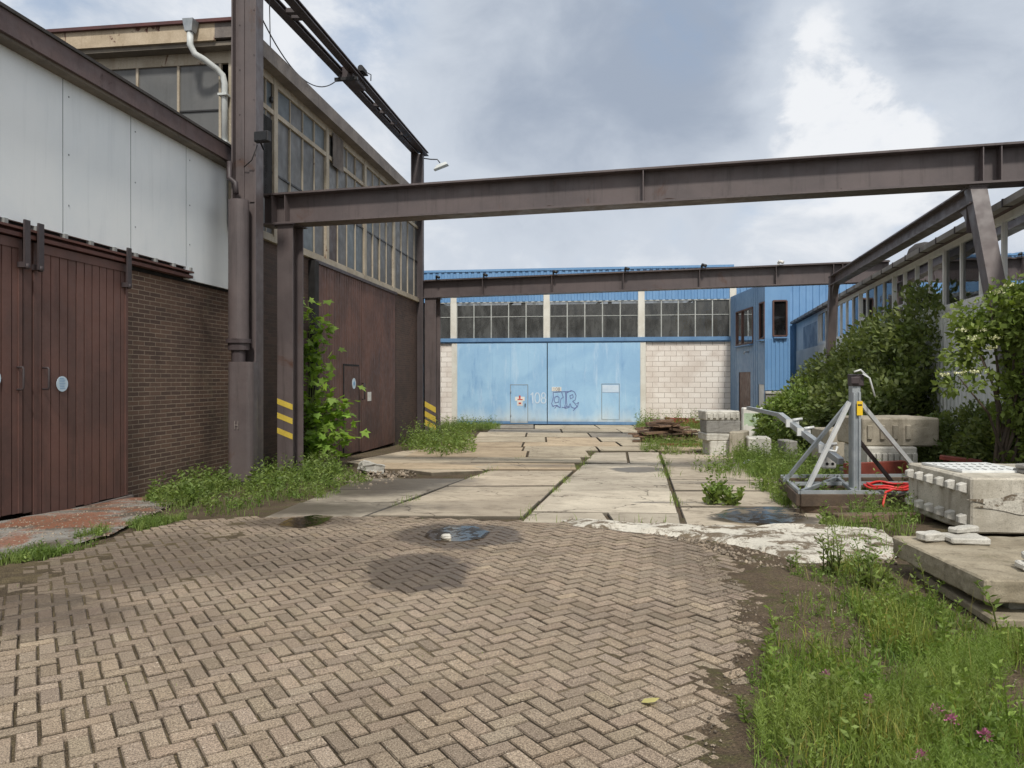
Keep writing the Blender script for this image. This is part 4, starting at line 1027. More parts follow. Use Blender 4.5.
# vertical seams on side wall
m = MB()
for t in np.linspace(.03, .97, 19):
    p = A.lerp(B, t)
    inh = any(h[0] - .01 < t < h[1] + .01 for h in (hw1, hw2, hd1, hd2))
    if not inh: m.box(p.x - .012, p.x + .0, p.y - .015, p.y + .015, gz, ZR)
m.build('seam', M['blue_flat'], wing, o)
hf = hole(B, Cc, 773, 786.5, zat(B, 336), zat(B, 301)); m = MB()
wall_open(m, B, Cc, 1.15 + .02, ZR, [hf], (0, -1)); m.build('bay_wall', M['blue_clad'], wing, o)
m = MB(); m.corr(B + Vector((0, -.02, 0)), Cc + Vector((0, -.02, 0)), 1.2, zat(B, 339), (0, -1), .16, .03); m.build('bay_cladding', M['blue_clad'], wing, o)
zl_ = zat(B, 391)
m = MB(); wallquad(m, Cc, D1_, gz, ZR); wallquad(m, D1_, D2_, gz, ZR); wallquad(m, D2_, Dd, gz, ZR); wallquad(m, Dd, E_, gz, ZR); m.build('return_wall', M['blue_flat'], wing, o)
m = MB(); m.poly([(p.x, p.y, ZR) for p in (A, B, Cc, D1_, D2_, Dd, E_)]); m.build('roof', M['felt'], wing, o)
m = MB(); m.hexa([(B.x, B.y - .12, zl_ - .1), (Cc.x + .4, Cc.y - .12, zl_ - .1), (Cc.x + .4, Cc.y + .0, zl_ - .1), (B.x, B.y + .0, zl_ - .1), (B.x, B.y - .12, zl_), (Cc.x + .4, Cc.y - .12, zl_), (Cc.x + .4, Cc.y, zl_), (B.x, B.y, zl_)]); m.build('ledge', M['conc_pale'], wing, o)
m = MB(); m.hexa([(B.x + .02, B.y - .06, gz), (Cc.x + .4, Cc.y - .06, gz), (Cc.x + .4, Cc.y + .1, gz), (B.x + .02, B.y + .1, gz), (B.x + .02, B.y - .06, zl_ - .1), (Cc.x + .4, Cc.y - .06, zl_ - .1), (Cc.x + .4, Cc.y + .1, zl_ - .1), (B.x + .02, B.y + .1, zl_ - .1)]); m.build('plinth', M['conc_grey'], wing, o)
def wframe(p, q, h, nrm, mid=None):
    d = q - p; a = p + d * h[0]; b = p + d * h[1]; n = Vector(nrm); m = MB()
    for pt in (a, b): m.bar(pt + n * .0 + Vector((0, 0, h[2])), pt + Vector((0, 0, h[3])), .06, .1)
    for z in (h[2], h[3]): m.bar(Vector((a.x, a.y, z)), Vector((b.x, b.y, z)), .1, .06)
    if mid:
        c = a.lerp(b, mid); m.bar(c + Vector((0, 0, h[2])), c + Vector((0, 0, h[3])), .06, .08)
    f = m.build('window', M['brown_wood'], wing, o)
    m = MB(); i = -n * .03; wallquad(m, a + i, b + i, h[2], h[3]); m.build('pane', M['glass_dark'], f, o)
    m = MB(); i = -n * .15; wallquad(m, a + i, b + i, h[2] - .05, h[3] + .05); m.build('blind', M['dark'], f, o)
    m = MB(); m.bar(Vector((a.x, a.y, h[2] - .08)) + n * .08, Vector((b.x, b.y, h[2] - .08)) + n * .08, .16, .05); m.build('sill', M['blue_trim'], f, o)
wframe(A, B, hw1, (-1, 0, 0), .35); wframe(A, B, hw2, (-1, 0, 0)); wframe(B, Cc, hf, (0, -1, 0))
d_ = B - A
for h, mt, nm in ((hd1, 'brown_wood', 'door'), (hd2, 'white', 'door')):
    a, b = A + d_ * h[0], A + d_ * h[1]; m = MB(); m.hexa([(a.x + .02, a.y, gz), (b.x + .02, b.y, gz), (b.x + .1, b.y, gz), (a.x + .1, a.y, gz), (a.x + .02, a.y, h[3]), (b.x + .02, b.y, h[3]), (b.x + .1, b.y, h[3]), (a.x + .1, a.y, h[3])])
    dd = m.build(nm, M[mt], wing, o)
    m = MB(); q = b + (a - b).normalized() * .12; m.tube([(q.x - .03, q.y, .45), (q.x - .08, q.y, .45), (q.x - .08, q.y + .1, .45)], .015, 6); m.build('handle', M['galv'], dd, o)
m = MB(); q = A.lerp(B, tOn(A, B, 749)); z = zat(q, 352); m.tube([(q.x, q.y, z), (q.x - .2, q.y, z), (q.x - .22, q.y, z - .1)], .03, 6); m.build('wall_lamp', M['galv'], wing, o)
bk = thing('rear_shed', 'tall blue corrugated shed wall rising behind the grey workshop gutter', 'building', (11.5, 37.2, 0))
m = MB(); m.corr((11.0, 37.25), (17.5, 36.6), -.7, 7.0, (0, -1), .32, .04); m.build('cladding', M['blue_clad'], bk, bk.location)
m = MB(); m.hexa([(11.0, 37.3, -.7), (17.5, 36.65, -.7), (17.5, 45, -.7), (11, 45, -.7), (11.0, 37.3, 6.98), (17.5, 36.65, 6.98), (17.5, 45, 6.98), (11, 45, 6.98)]); m.build('body', M['blue_flat'], bk, bk.location)

# ================================================================== RIGHT WORKSHOP (local y along its wall, -x faces the yard)
TB = math.atan(.24); SB, CB = math.sin(TB), math.cos(TB); cB = 5.3
rwk = thing('glazed_workshop', 'long grey sheet metal workshop with white window strip and gutter on the right', 'building', (cB, 0, 0), -TB)
def uB(px): k = (px - CX) / F; return cB / (k * CB - SB)
ue = uB(796.5); us_ = 3.0; zg = 4.50
m = MB(); m.corr((0, ue), (0, us_), -.75, 3.02, (-1, 0), .22, .03); m.build('cladding', M['grey_clad'], rwk)
up = uB(818.5)
m = MB(); m.box(0, .1, up, ue, 3.02, 4.4); m.box(-.005, .1, up, ue, 2.3, 3.02); m.build('end_panel', M['white_frame'], rwk)
m = MB(); m.box(-.012, 0, up + .1, uB(803.5), 2.9, 4.05); m.build('dirty_board', weathered('streaked_board', (176, 186, 194), (120, 134, 150), 1.2, .7, (80, 92, 110), rough=.6), rwk)
m = MB(); m.box(.02, 8, ue - .12, ue, -.75, 4.5); m.box(7.9, 8, us_, ue, -.75, 4.5); m.box(.02, 8, us_, us_ + .1, -.75, 4.5); m.box(.1, 7.9, us_ + .1, ue - .12, -.75, -.68); m.build('shell', M['room'], rwk)
m = MB(); m.box(-.02, 8.1, us_ - .1, ue + .1, 4.52, 4.58); m.build('roof', M['felt'], rwk)
m = MB(); m.box(-.03, .08, us_, up, 3.02, 3.1); m.box(-.03, .08, us_, up, 4.30, 4.5); m.box(-.05, .0, up - .12, up, 3.1, 4.30); m.build('window_rail', M['white_frame'], rwk)
m = MB(); m.box(-.14, -.03, us_ - .1, ue + .15, 4.38, 4.515); m.build('eave_board', M['fascia'], rwk)
m = MB(); m.box(-.26, -.14, us_ - .1, ue + .15, 4.38, 4.40); m.box(-.28, -.26, us_ - .1, ue + .15, 4.38, 4.49); m.build('gutter', M['gutter'], rwk)
g_ = rwk.children[-1]
u = us_ + .3
while u < ue: m = MB(); m.box(-.292, -.14, u, u + .04, 4.365, 4.50); m.build('gutter_bracket', M['steel_dark'], g_); u += 1.1
uth = uB(945); pw = .985
first = uth - 12 * pw
nb = 0; u = first
while u < up - .3:
    b = min(u + 4 * pw, up - .12); a = max(u, us_)
    if b > us_ + .5:
        m = MB(); m.box(-.05, .06, b - .09, b + .0, 3.1, 4.30)
        m.box(-.032, .055, a, b - .09, 3.1, 3.14); m.box(-.032, .055, a, b - .09, 4.26, 4.30)
        k = a + pw
        while k < b - .2: m.box(-.03, .05, k - .035, k + .035, 3.13, 4.27); k += pw
        if abs(u - uth) < .1 or nb % 3 == 1: m.box(-.028, .05, b - pw - .035, b - .09, 3.42, 3.48)
        f = m.build('window', M['white_frame'], rwk)
        m = MB(); t = a
        while t < b - .1:
            e = min(t + pw, b - .05); w = random.gauss(0, .004)
            m.quad((.01 + w, t, 3.1), (.01 - w, e, 3.1), (.01 - w, e, 4.30), (.01 + w, t, 4.30)); t += pw
        m.build('pane', M['glass_r'], f)
    nb += 1; u += 4 * pw
n_ = N('tube_light'); em = n_.t.nodes.new('ShaderNodeEmission'); em.inputs[0].default_value = (1, .96, .88, 1); em.inputs[1].default_value = 2.2; n_.t.links.new(em.outputs[0], n_.out.inputs[0]); M['tube'] = n_.m
for u in (11.2, 13.4, 15.6, 17.8, 20.5, 23):
    m = MB(); m.box(2.2, 2.28, u, u + 1.3, 3.66, 3.72); m.build('tube_light', M['tube'], rwk)
m = MB(); ud = uB(912) + 1.0
m.lathe((.55, ud, 4.58), [(.42, 0), (.42, .12), (.36, .3), (.22, .42), (.0, .47)], 16); m.build('roof_vent', M['felt'], rwk)

# ================================================================== CONCRETE BLOCKS, SLABS and YARD JUNK
def hexpts(p, z0, z1): return [(q[0], q[1], z0) for q in p] + [(q[0], q[1], z1) for q in p]
# front block with studs
bl = thing('studded_block', 'big pale concrete block with two rows of studs on its shaded side', 'concrete block', (5.25, 8.3, 0))
o = bl.location.copy()
q0, q1 = Vector((4.74, 7.64, 0)), Vector((4.84, 9.05, 0)); q2, q3 = Vector((6.1, 8.95, 0)), Vector((6.02, 7.55, 0))
m = MB(); m.hexa(hexpts([q0, q3, q2, q1],   .01, .59)); m.build('body', M['conc_block'], bl, o, bevel=.02, rough=.006, cuts=10)
dv = (q1 - q0); nrm = Vector((-dv.y, dv.x, 0)).normalized()
for row, z in ((0, .47), (1, .14)):
    for k in range(6):
        c = q0 + dv * (.09 + k * .165); e = dv.normalized()
        m = MB(); w = .058
        a = [c - e * w, c + e * w]
        bs = [a[0] + Vector((0, 0, z - w)), a[1] + Vector((0, 0, z - w)), a[1] + Vector((0, 0, z + w)), a[0] + Vector((0, 0, z + w))]
        tp = [c + (p - c - Vector((0, 0, z))) * .62 + Vector((0, 0, z)) + nrm * .075 for p in bs]
        m.hexa(bs + tp); m.build('stud', M['conc_pale'], bl, o, bevel=.008)
pts = [Vector((5.0 + .5 * math.cos(a) * (1 + .25 * math.sin(5 * a + 1)) + .25, 0, .33 + .09 * math.sin(a) * (1 + .3 * math.cos(4 * a)))) for a in np.linspace(0, 6.28, 40)[:-1]]
m = MB(); m.prism([Vector((p.x, 7.64 - (p.x - 4.74) * .0703 - .007, p.z)) for p in pts], (0, -.003, 0)); m.build('paint_patch', M['crumble'], bl, o)
# white slatted sheets on the block
sh = thing('slatted_sheet', 'white slatted plastic sheet with dark slots lying on the studded block', 'sheet', (5.3, 8.4, .59))
m = MB(); m.box(-.42, .35, -.38, .42, .004, .028); m.build('sheet', M['white_plastic'], sh)
m = MB()
for i in range(8):
    for j in range(3): m.box(-.38 + i * .09, -.37 + i * .09, -.3 + j * .24, -.22 + j * .24, .028, .032)
m.build('slot', M['black'], sh)
for lab, x, y, z, a, s in (('flat paving slab lying directly on the studded block', 5.68, 7.95, .59, .1, (.2, .16, .05)), ('smaller paving slab stacked on another slab on the studded block', 5.66, 7.93, .645, .35, (.18, .15, .05))):
    m = MB(); m.box(-s[0], s[0], -s[1], s[1], .003, s[2]); b_ = m.build('paving_slab', M['conc_grey'], None, None, bevel=.012, rough=.004, cuts=3); b_.location = (x, y, z); b_.rotation_euler = (0, 0, a); tag(b_, lab, 'paving slab', 'loose paving slabs')
# deck slab and lower slab
dk = [Vector((3.20, 6.22, 0)), Vector((3.12, 4.88, 0)), Vector((5.2, 4.70, 0)), Vector((5.3, 6.25, 0))]
m = MB(); m.hexa(hexpts(dk[::1], .125, .285)); tag(m.build('deck_slab', M['conc_mossy'], None, (4.2, 5.5, .125), bevel=.012, rough=.012, cuts=24), 'large mossy concrete slab propped up in the grass with bricks on it', 'concrete slab')
lk = [Vector((3.30, 6.1, 0)), Vector((3.12, 4.80, 0)), Vector((5.2, 4.62, 0)), Vector((5.3, 6.15, 0))]
m = MB(); m.hexa(hexpts(lk, -.01, .05)); tag(m.build('lower_slab', M['conc_mossy'], None, (4.2, 5.5, 0), bevel=.01, rough=.006, cuts=10), 'thin concrete slab lying in the grass beneath the propped mossy slab', 'concrete slab')  # dark mossy colour also carries the shade under the propped slab
for i, (x, y) in enumerate(((3.6, 5.9), (3.45, 5.1), (4.7, 5.2), (4.8, 5.9))):
    m = MB(); m.box(-.1, .1, -.12, .12, 0, .073); b_ = m.build('spacer_block', M['conc_grey'], bevel=.01); b_.location = (x, y, .051)
    tag(b_, 'concrete spacer holding up the mossy slab in the grass', 'spacer', 'spacers under the mossy slab')
def stone(lab, name, cat, c, s, a, mat, tilt=0, group=None, rough=.012):
    m = MB(); m.box(-s[0] / 2, s[0] / 2, -s[1] / 2, s[1] / 2, 0, s[2]); b_ = m.build(name, M[mat], bevel=.012, rough=rough, cuts=3)
    b_.location = c; b_.rotation_euler = (0, tilt, a); return tag(b_, lab, cat, group)
stone('small broken stone at the back left corner of the mossy slab', 'rubble_stone', 'stone', (3.42, 6.05, .288), (.19, .13, .07), .2, 'conc_pale')
stone('flat broad stone beside the smaller stone at the back of the mossy slab', 'rubble_stone', 'stone', (3.66, 5.98, .288), (.3, .22, .055), -.1, 'conc_pale')
stone('rounded stone at the back of the mossy slab nearest the studded block', 'rubble_stone', 'stone', (3.72, 6.1, .343), (.26, .1, .05), .4, 'conc_pale')
stone('pale brick lying on the near edge of the mossy slab, lower of two', 'loose_brick', 'brick', (3.62, 5.1, .288), (.24, .14, .055), -.2, 'conc_pale')
stone('pale brick on top of another brick on the near edge of the mossy slab', 'loose_brick', 'brick', (3.66, 5.12, .345), (.22, .13, .055), -.35, 'conc_pale')
# back blocks
def cblock(label, px0, px1, D, y0, y1, dep, mat, ribs=0, ang=0., name='concrete_block', side=True):
    a = P(px0, D, y1); b = P(px1, D, y0); w = b.x - a.x; h = b.z - a.z
    t = thing(name, label, 'concrete block', ((a.x + b.x) / 2, D + dep / 2, a.z), ang)
    m = MB(); m.box(-w / 2, w / 2, -dep / 2, dep / 2, 0, h); m.build('body', M[mat], t, bevel=.025, rough=.01, cuts=6)
    for k in range(ribs):
        m = MB(); x = -w / 2 + w * .08 + (w * (.5 if ribs < 6 else .84)) * k / max(1, ribs - 1)
        m.box(x - .04, x + .04, -dep / 2 - .05, -dep / 2 + .01, h * .25, h * .75); m.build('stud', M[mat], t, bevel=.01)
    return t
cblock('long stained concrete block on top of the ribbed block behind the mast', 863, 940, 12.4, 418, 446.5, 1.0, 'conc', 4)
cblock('ribbed pale concrete block under the long stained block behind the mast', 868, 918, 12.3, 447, 472, .9, 'conc_pale', 8)
cblock('low concrete footing on the ground beneath the ribbed block', 862, 950, 12.5, 472, 485, .9, 'conc_grey')
cblock('concrete block lying close to the bush just left of the mast foot', 830, 862, 14.2, 430, 462, .9, 'conc')
cblock('rough dark concrete block near the bush behind the leaning pole', 786, 798, 18.5, 441, 459, .6, 'conc_grey')
# stack by the bay
cblock('bottom block of the four block stack before the white wall', 710, 737.5, 20.0, 441, 456.5, .8, 'conc_pale')
cblock('second lowest block of the stack before the white wall', 706, 738, 20.0, 433.5, 441, .85, 'conc_pale', 0, .04)
cblock('dark grey block third up in the stack before the white wall', 707, 741, 20.0, 420.5, 433.5, .8, 'conc_grey', 0, -.03)
cblock('ribbed top block of the stack before the white wall', 706, 740, 20.0, 411, 420.5, .85, 'conc_pale', 6)
cblock('upright shaded block leaning right of the block stack', 737, 751, 19.6, 432, 457, .8, 'conc', 0, -.5)
cblock('pale block lying flat right of the upright block', 752, 774, 19.2, 438, 458, .8, 'conc_pale', 0, -.2)
w = cblock('white upright tank with green stains behind the pale blocks', 745, 766, 23.5, 408, 440, .5, 'white', 0, -.2, 'storage_tank')
w['category'] = 'tank'; m = MB(); m.box(-.3, .3, -.256, -.25, .45, .85); m.build('algae_stain', concrete('algae', (188, 204, 180), (168, 190, 160), (150, 170, 140), .4), w)
m = MB(); pts = [G(742, 467) + Vector((0, 0, .06)), G(750, 466) + Vector((0, 0, .08)), G(758, 468) + Vector((0, 0, .06))]; m.tube(pts, [.05, .09, .05], 8); tag(m.build('plastic_bundle', M['white_plastic'], org=pts[1]), 'crumpled white plastic bundle lying on the slabs before the blocks', 'bundle')
# timber pile
tp = thing('timber_pile', 'heap of old broken planks on the slabs before the white block wall', 'timber pile', G(665, 444))
o = tp.location.copy(); r_ = random.Random(5)
for k in range(95):
    c = G(r_.uniform(645, 688), 443) ; h = max(0.02, .72 - abs(c.x - G(664, 443).x) * .62) * r_.random() ** .6 + .03
    c.y += r_.uniform(-.6, .8); c.z = hz(c.y) + .03 + h
    a = r_.uniform(-.5, .5) + (math.pi / 2 if r_.random() < .25 else 0); L = r_.uniform(.4, 1.1); d = Vector((math.cos(a), math.sin(a), r_.uniform(-.18, .18))); v_ = r_.uniform(.6, 1.7)
    m = MB(); m.bar(c - d * L / 2, c + d * L / 2, r_.uniform(.1, .26), r_.uniform(.03, .08), (0, 0, 1), (v_, v_ * .95, v_ * .9)); m.build('plank', M['wood'], tp, o)
a, b = G(655, 437), P(684, 22.6, 421); m = MB(); m.bar(a + Vector((0, 0, .2)), b, .06, .04, col=(2, 1.8, 1.5)); tag(m.build('loose_plank', M['wood'], org=a), 'long pale plank poking out of the timber heap', 'plank')
a, b = G(660, 447), G(712, 447); m = MB(); m.bar(a + Vector((0, 0, .06)), b + Vector((0, 0, .06)), .14, .1); tag(m.build('rusty_beam', M['rusty'], org=a), 'rust red beam lying on the slabs in front of the timber heap', 'beam')
a, b = G(657, 428), G(708, 428); m = MB(); m.bar(a + Vector((0, 0, .15)), b + Vector((0, 0, .15)), .35, .34); m.bar(a + Vector((.4, .1, .4)), b + Vector((-.6, .1, .36)), .2, .14); tag(m.build('rusty_girder', M['rusty'], org=a, rough=.03, cuts=6), 'low rust red girder at the foot of the white block wall', 'girder')

# mast stand
mx = P(854.5, 9.75, 380).x; my = 9.75; mz = .12
ms = thing('mast_stand', 'galvanised mast on a square ballast frame braced by four sloping struts', 'mast', (mx, my, hz(my)))
o = ms.location.copy()
Zm = lambda py: CAMZ - (py - HY) / F * my
def fp(px, py, z): D = F * (CAMZ - z) / (py - HY); return Vector(((px - CX) / F * D, D, z))
c0, c1, c2, c3 = fp(800, 500, .06), fp(935, 500, .06), fp(915, 482, .06), fp(782, 483, .06)
for a, b in ((c0, c1), (c1, c2), (c2, c3), (c3, c0)):
    m = MB(); m.bar(a, b, .1, .16, col=(.62, .66, .66)); m.build('ballast_beam', M['wood'], ms, o, bevel=.01)
for a, b in ((c0, c1), (c3, c2), (c0, c3), (c0.lerp(c1, .4), c3.lerp(c2, .4)), (c0.lerp(c3, .5), c1.lerp(c2, .5)), (c0, c3.lerp(c2, .45))):
    m = MB(); up_ = Vector((0, 0, .1)); m.bar(a + up_, b + up_, .045, .045); m.build('frame_tube', M['galv'], ms, o)
m = MB(); m.bar((mx, my, .08), (mx, my, Zm(386)), .11, .11, (0, 1, 0)); m.bar((mx - .035, my - .066, .1), (mx - .035, my - .066, Zm(392)), .03, .03, (0, 1, 0)); m.bar((mx + .035, my - .066, .1), (mx + .035, my - .066, Zm(392)), .03, .03, (0, 1, 0))
mast = m.build('mast', M['galv'], ms, o, bevel=.004)
m = MB(); m.box(mx - .01, mx + .065, my - .092, my - .086, Zm(415), Zm(401)); lb = m.build('label', M['yel_label'], mast, o)
m = MB(); m.box(mx + .0, mx + .055, my - .095, my - .0925, Zm(405.5), Zm(404)); m.build('print', M['black'], lb, o)
m = MB(); m.box(mx - .06, mx + .09, my - .08, my + .08, Zm(386), Zm(374)); m.box(mx - .09, mx + .02, my - .11, my - .08, Zm(384), Zm(377)); m.build('winch_head', M['steel_dark'], ms, o, bevel=.01)
m = MB(); m.tube([(mx + .05, my - .12, Zm(374)), (mx + .13, my - .14, Zm(378)), (mx + .2, my - .14, Zm(396))], .012, 6); m.tube([(mx - .06, my - .12, Zm(372)), (mx + .02, my - .12, Zm(370)), (mx + .13, my - .1, Zm(377))], .014, 6); m.build('crank', M['galv_pale'], ms, o)
top = Vector((mx, my, Zm(402)))
for px, py, w_ in ((807, 489, .05), (784, 482, .045), (913, 464, .05)):
    f = fp(px, py, .15) if py > 470 else fp(928, 484, .15)
    m = MB(); sgn = -.07 if px < 850 else .07
    m.bar(top + Vector((sgn, 0, 0)), f, w_, w_, (0, 1, 0)); m.build('strut', M['galv_pale'] if px != 784 else M['galv'], ms, o)
m = MB(); m.bar(top + Vector((.05, .1, -.45)), fp(893, 483, .1), .045, .045, (0, 1, 0)); m.build('strut', M['steel_dark'], ms, o)
m = MB(); f = fp(807, 489, .15); q = top.lerp(f, .55); m.tube([q, q + Vector((.1, 0, -.02)), q + Vector((.12, 0, .05))], .018, 6); m.build('hook', M['galv_pale'], ms, o)
# leaning pole
a = Vector((mx - .05, my + .3, Zm(464))); b = P(780, 12.2, 415); cpole = P(748, 13.2, 408)
lp = thing('leaning_pole', 'long galvanised pole leaning from the mast out to the left', 'pole', a)
m = MB(); m.bar(a, b, .085, .085); m.build('tube', M['galv'], lp, a)
m = MB(); m.bar(b, cpole, .06, .06); m.build('inner_tube', M['galv'], lp, a)
for t in (.25, .6, .8):
    q = a.lerp(b, t); m = MB(); m.box(q.x - .1, q.x + .1, q.y - .1, q.y - .07, q.z - .06, q.z + .06); m.tube([q + Vector((0, -.1, .05)), q + Vector((.15, -.1, .07))], .025, 6); m.build('bracket', M['galv_pale'], lp, a)
q = P(828, 10.6, 462); cn = thing('connector_box', 'small white connector box with dark sockets hanging under the leaning pole', 'connector', q)
m = MB(); m.box(-.09, .1, -.06, .06, -.09, .08); m.build('body', M['white'], cn, bevel=.02)
m = MB()
for x in (-.04, .04): m.tube([(x, -.064, -.02), (x, -.068, -.02)], .022, 8)
m.build('socket', M['black'], cn)
m = MB(); m.tube([(0, 0, .08), (.0, 0, .2), (.02, .05, .3)], .012, 5); m.build('strap', M['galv_pale'], cn)
# red hose
m = MB(); pts = []
for i in range(60):
    t = i / 59; a = t * 2 * math.pi * 2; pts.append(Vector((mx + .42 + .33 * math.cos(a) * (1 - .25 * t), my - .1 + .32 * math.sin(a) * (1 - .2 * t), .2 + .045 * t + .012 * math.sin(5 * a))))
pts += [Vector((mx + .16, my - .5, .2)), Vector((mx + .1, my - .55, .05))]
pts.append(Vector((mx + .1, my - .56, .02)))
m.tube(pts, .015, 8); tag(m.build('red_hose', M['red_hose'], org=pts[0]), 'bright red hose coiled at the foot of the galvanised mast', 'hose')
a, b = fp(875, 480, .18), fp(913, 476, .18); a.y += .9; b.y += .9; m = MB(); m.bar(a, b + Vector((.35, 0, 0)), .12, .26); tag(m.build('red_trough', M['rusty'], org=a), 'rust red steel channel lying between the mast and the ribbed block', 'steel channel')
# timbers under the stand
for i, (xa, ya, xb, yb, lab) in enumerate(((835, 518, 930, 517, 'worn brown timber sleeper on the ground left of the studded block'), (860, 510, 925, 509, 'short timber baulk lying behind the longer sleeper'), (800, 508, 905, 512, 'mossy timber bearer directly under the mast frame'))):
    a, b = G(xa, ya, .05), G(xb, yb, .05); m = MB(); m.bar(a, b, .16, .1, (0, 0, 1), 1.2 if i < 2 else .8); tag(m.build('timber', M['wood'], org=a, bevel=.01), lab, 'timber')
# red plank and small bits
a, b = P(940, 11.5, 457), P(962, 11.2, 462); m = MB(); m.bar(a, b + Vector((.3, 0, 0)), .25, .05); m.bar(a + Vector((.1, 0, -.3)), a + Vector((.1, 0, 0)), .06, .06); m.bar(b + Vector((.1, 0, -.3)), b + Vector((.1, 0, 0)), .06, .06); tag(m.build('red_trestle', M['rusty'], org=a), 'small dark red trestle behind the studded block beside the bushes', 'trestle')
p = G(446, 539, .0); stone('small white stone standing in the puddle on the brick paving', 'white_stone', 'stone', (p.x, p.y, p.z), (.1, .07, .05), .3, 'conc_pale')
p = G(371, 472); stone('pale broken lump among weeds near the hall door', 'rubble_stone', 'stone', (p.x, p.y, p.z), (.5, .3, .2), .5, 'conc_pale', .25, None, .06)
p = G(650, 704); m = MB(); m.poly([(-.045, -.004, .004), (-.02, -.024, .01), (.02, -.022, .014), (.05, .006, .022), (.015, .022, .016), (-.025, .02, .012)]); lf = m.build('fallen_leaf', leaf_mat('dry_leaf', (.55, .5, .2), (.5, .42, .16))); lf.location = p + Vector((0, 0, .006)); tag(lf, 'single yellow fallen leaf on the brick paving', 'leaf')

# ================================================================== VEGETATION
def nrm(a): return a / np.maximum(np.linalg.norm(a, axis=1, keepdims=True), 1e-9)
def leaves(p, d, size, asp=.5, cols=None, fold=.25):
    """diamond leaves: p base (N,3), d direction (N,3), size (N,)"""
    n = len(p); d = nrm(d); r = nrm(RNG.normal(size=(n, 3))); s = nrm(np.cross(d, r)); up = np.cross(s, d)
    L = size[:, None]
    v0 = p; v1 = p + d * L * .5 + s * L * asp * .5 + up * L * fold * .3; v2 = p + d * L - up * L * .1; v3 = p + d * L * .5 - s * L * asp * .5 + up * L * fold * .3
    V = np.stack([v0, v1, v2, v3], 1).reshape(-1, 3); Fq = np.arange(n * 4).reshape(n, 4)
    if cols is None: cols = RNG.normal(1, .18, n).clip(.4, 1.7)
    return V, Fq, cols
def blades(p, h, w, lean, cols=None, az=None):
    n = len(p); a = RNG.uniform(0, 2 * np.pi, n) if az is None else az; d = np.stack([np.cos(a), np.sin(a), np.zeros(n)], 1)
    s = np.stack([-np.sin(a), np.cos(a), np.zeros(n)], 1); tw = RNG.uniform(0, np.pi, n); s = s * np.cos(tw)[:, None] + d * np.sin(tw)[:, None]
    up = np.array([[0, 0, 1.]]); H = h[:, None]; W = w[:, None] / 2; l = lean[:, None]
    m = p + up * H * .55 + d * H * l * .25; t = p + up * H * (1 - .25 * np.minimum(l, 1.5)) + d * H * l * .8
    V = np.stack([p - s * W, p + s * W, m + s * W * .8, m - s * W * .8, t + s * W * .15, t - s * W * .15], 1).reshape(-1, 3)
    b = (np.arange(n) * 6)[:, None]
    Fq = np.stack([b + np.array([[0, 1, 2, 3]]), b + np.array([[3, 2, 4, 5]])], 1).reshape(-1, 4)
    if cols is None: cols = RNG.normal(1, .2, n).clip(.4, 1.8)
    cols = np.repeat(cols, 2, axis=0)
    return V, Fq, cols
def merge(parts):
    V = []; Fq = []; Cs = []; k = 0
    for v, f, c in parts:
        V.append(v); Fq.append(f + k); Cs.append(c if c.ndim == 2 else np.repeat(c[:, None], 3, 1)); k += len(v)
    return np.concatenate(V), np.concatenate(Fq), np.concatenate(Cs)
def crown(ells, n, size, clump=1.6, gap=.42, up=.5, asp=.55, shell=.55):
    """leaf cloud in ellipsoids (cx,cy,cz,rx,ry,rz)"""
    vol = np.array([e[3] * e[4] * e[5] for e in ells]) ** .7; vol /= vol.sum()
    P_, Dn = [], []
    k = RNG.choice(len(ells), n * 3, p=vol); E_ = np.array(ells)[k]
    dirs = nrm(RNG.normal(size=(n * 3, 3))); rad = (shell + (1.06 - shell) * RNG.random(n * 3)) [:, None]
    pos = E_[:, :3] + dirs * rad * E_[:, 3:]
    nz = np.array([mnoise.noise(Vector(q) * clump) + .5 * mnoise.noise(Vector(q) * clump * 2.7) for q in pos])
    keep = nz > (gap - .5) * 1.0
    pos = pos[keep][:n]; dirs = dirs[keep][:n]; nz = nz[keep][:n]
    d = dirs * .8 + RNG.normal(size=pos.shape) * .6 + np.array([[0, 0, up - .5]])
    sz = size * RNG.uniform(.6, 1.3, len(pos))
    cols = RNG.normal(1, .2, len(pos)).clip(.45, 1.7)
    return leaves(pos, d, sz, asp, cols)

# big bush against the glazed workshop
def bush_obj(name, label, cat, base, ells, n, size, mat, stems=5, **kw):
    t = thing(name, label, cat, base); b = Vector(base)
    v, f, c = crown(ells, n, size, **kw); o_ = np_mesh('foliage', v - np.array([base]), f, c, M[mat], t)
    m = MB(); rr = random.Random(len(name) + n)
    for k in range(stems):
        e = ells[k % len(ells)]; tip = Vector((e[0] + rr.uniform(-.4, .4) * e[3], e[1] + rr.uniform(-.4, .4) * e[4], e[2] + .5 * e[5]))
        st = Vector((b.x + (e[0] - b.x) * .55 + rr.uniform(-.2, .2), b.y + (e[1] - b.y) * .6 + rr.uniform(-.2, .2), hz(b.y)))
        mid = st.lerp(tip, .5) + Vector((rr.uniform(-.15, .15), rr.uniform(-.15, .15), .1))
        m.tube([st, st.lerp(mid, .5), mid, mid.lerp(tip, .6), tip], [.05, .04, .032, .02, .008], 6)
    m.build('stem', M['bark'], t, base)
    return t
def BB(px, D, off): # point at pixel px on a line parallel to workshop, D chosen
    return ((px - CX) / F * D, D)
ell = []
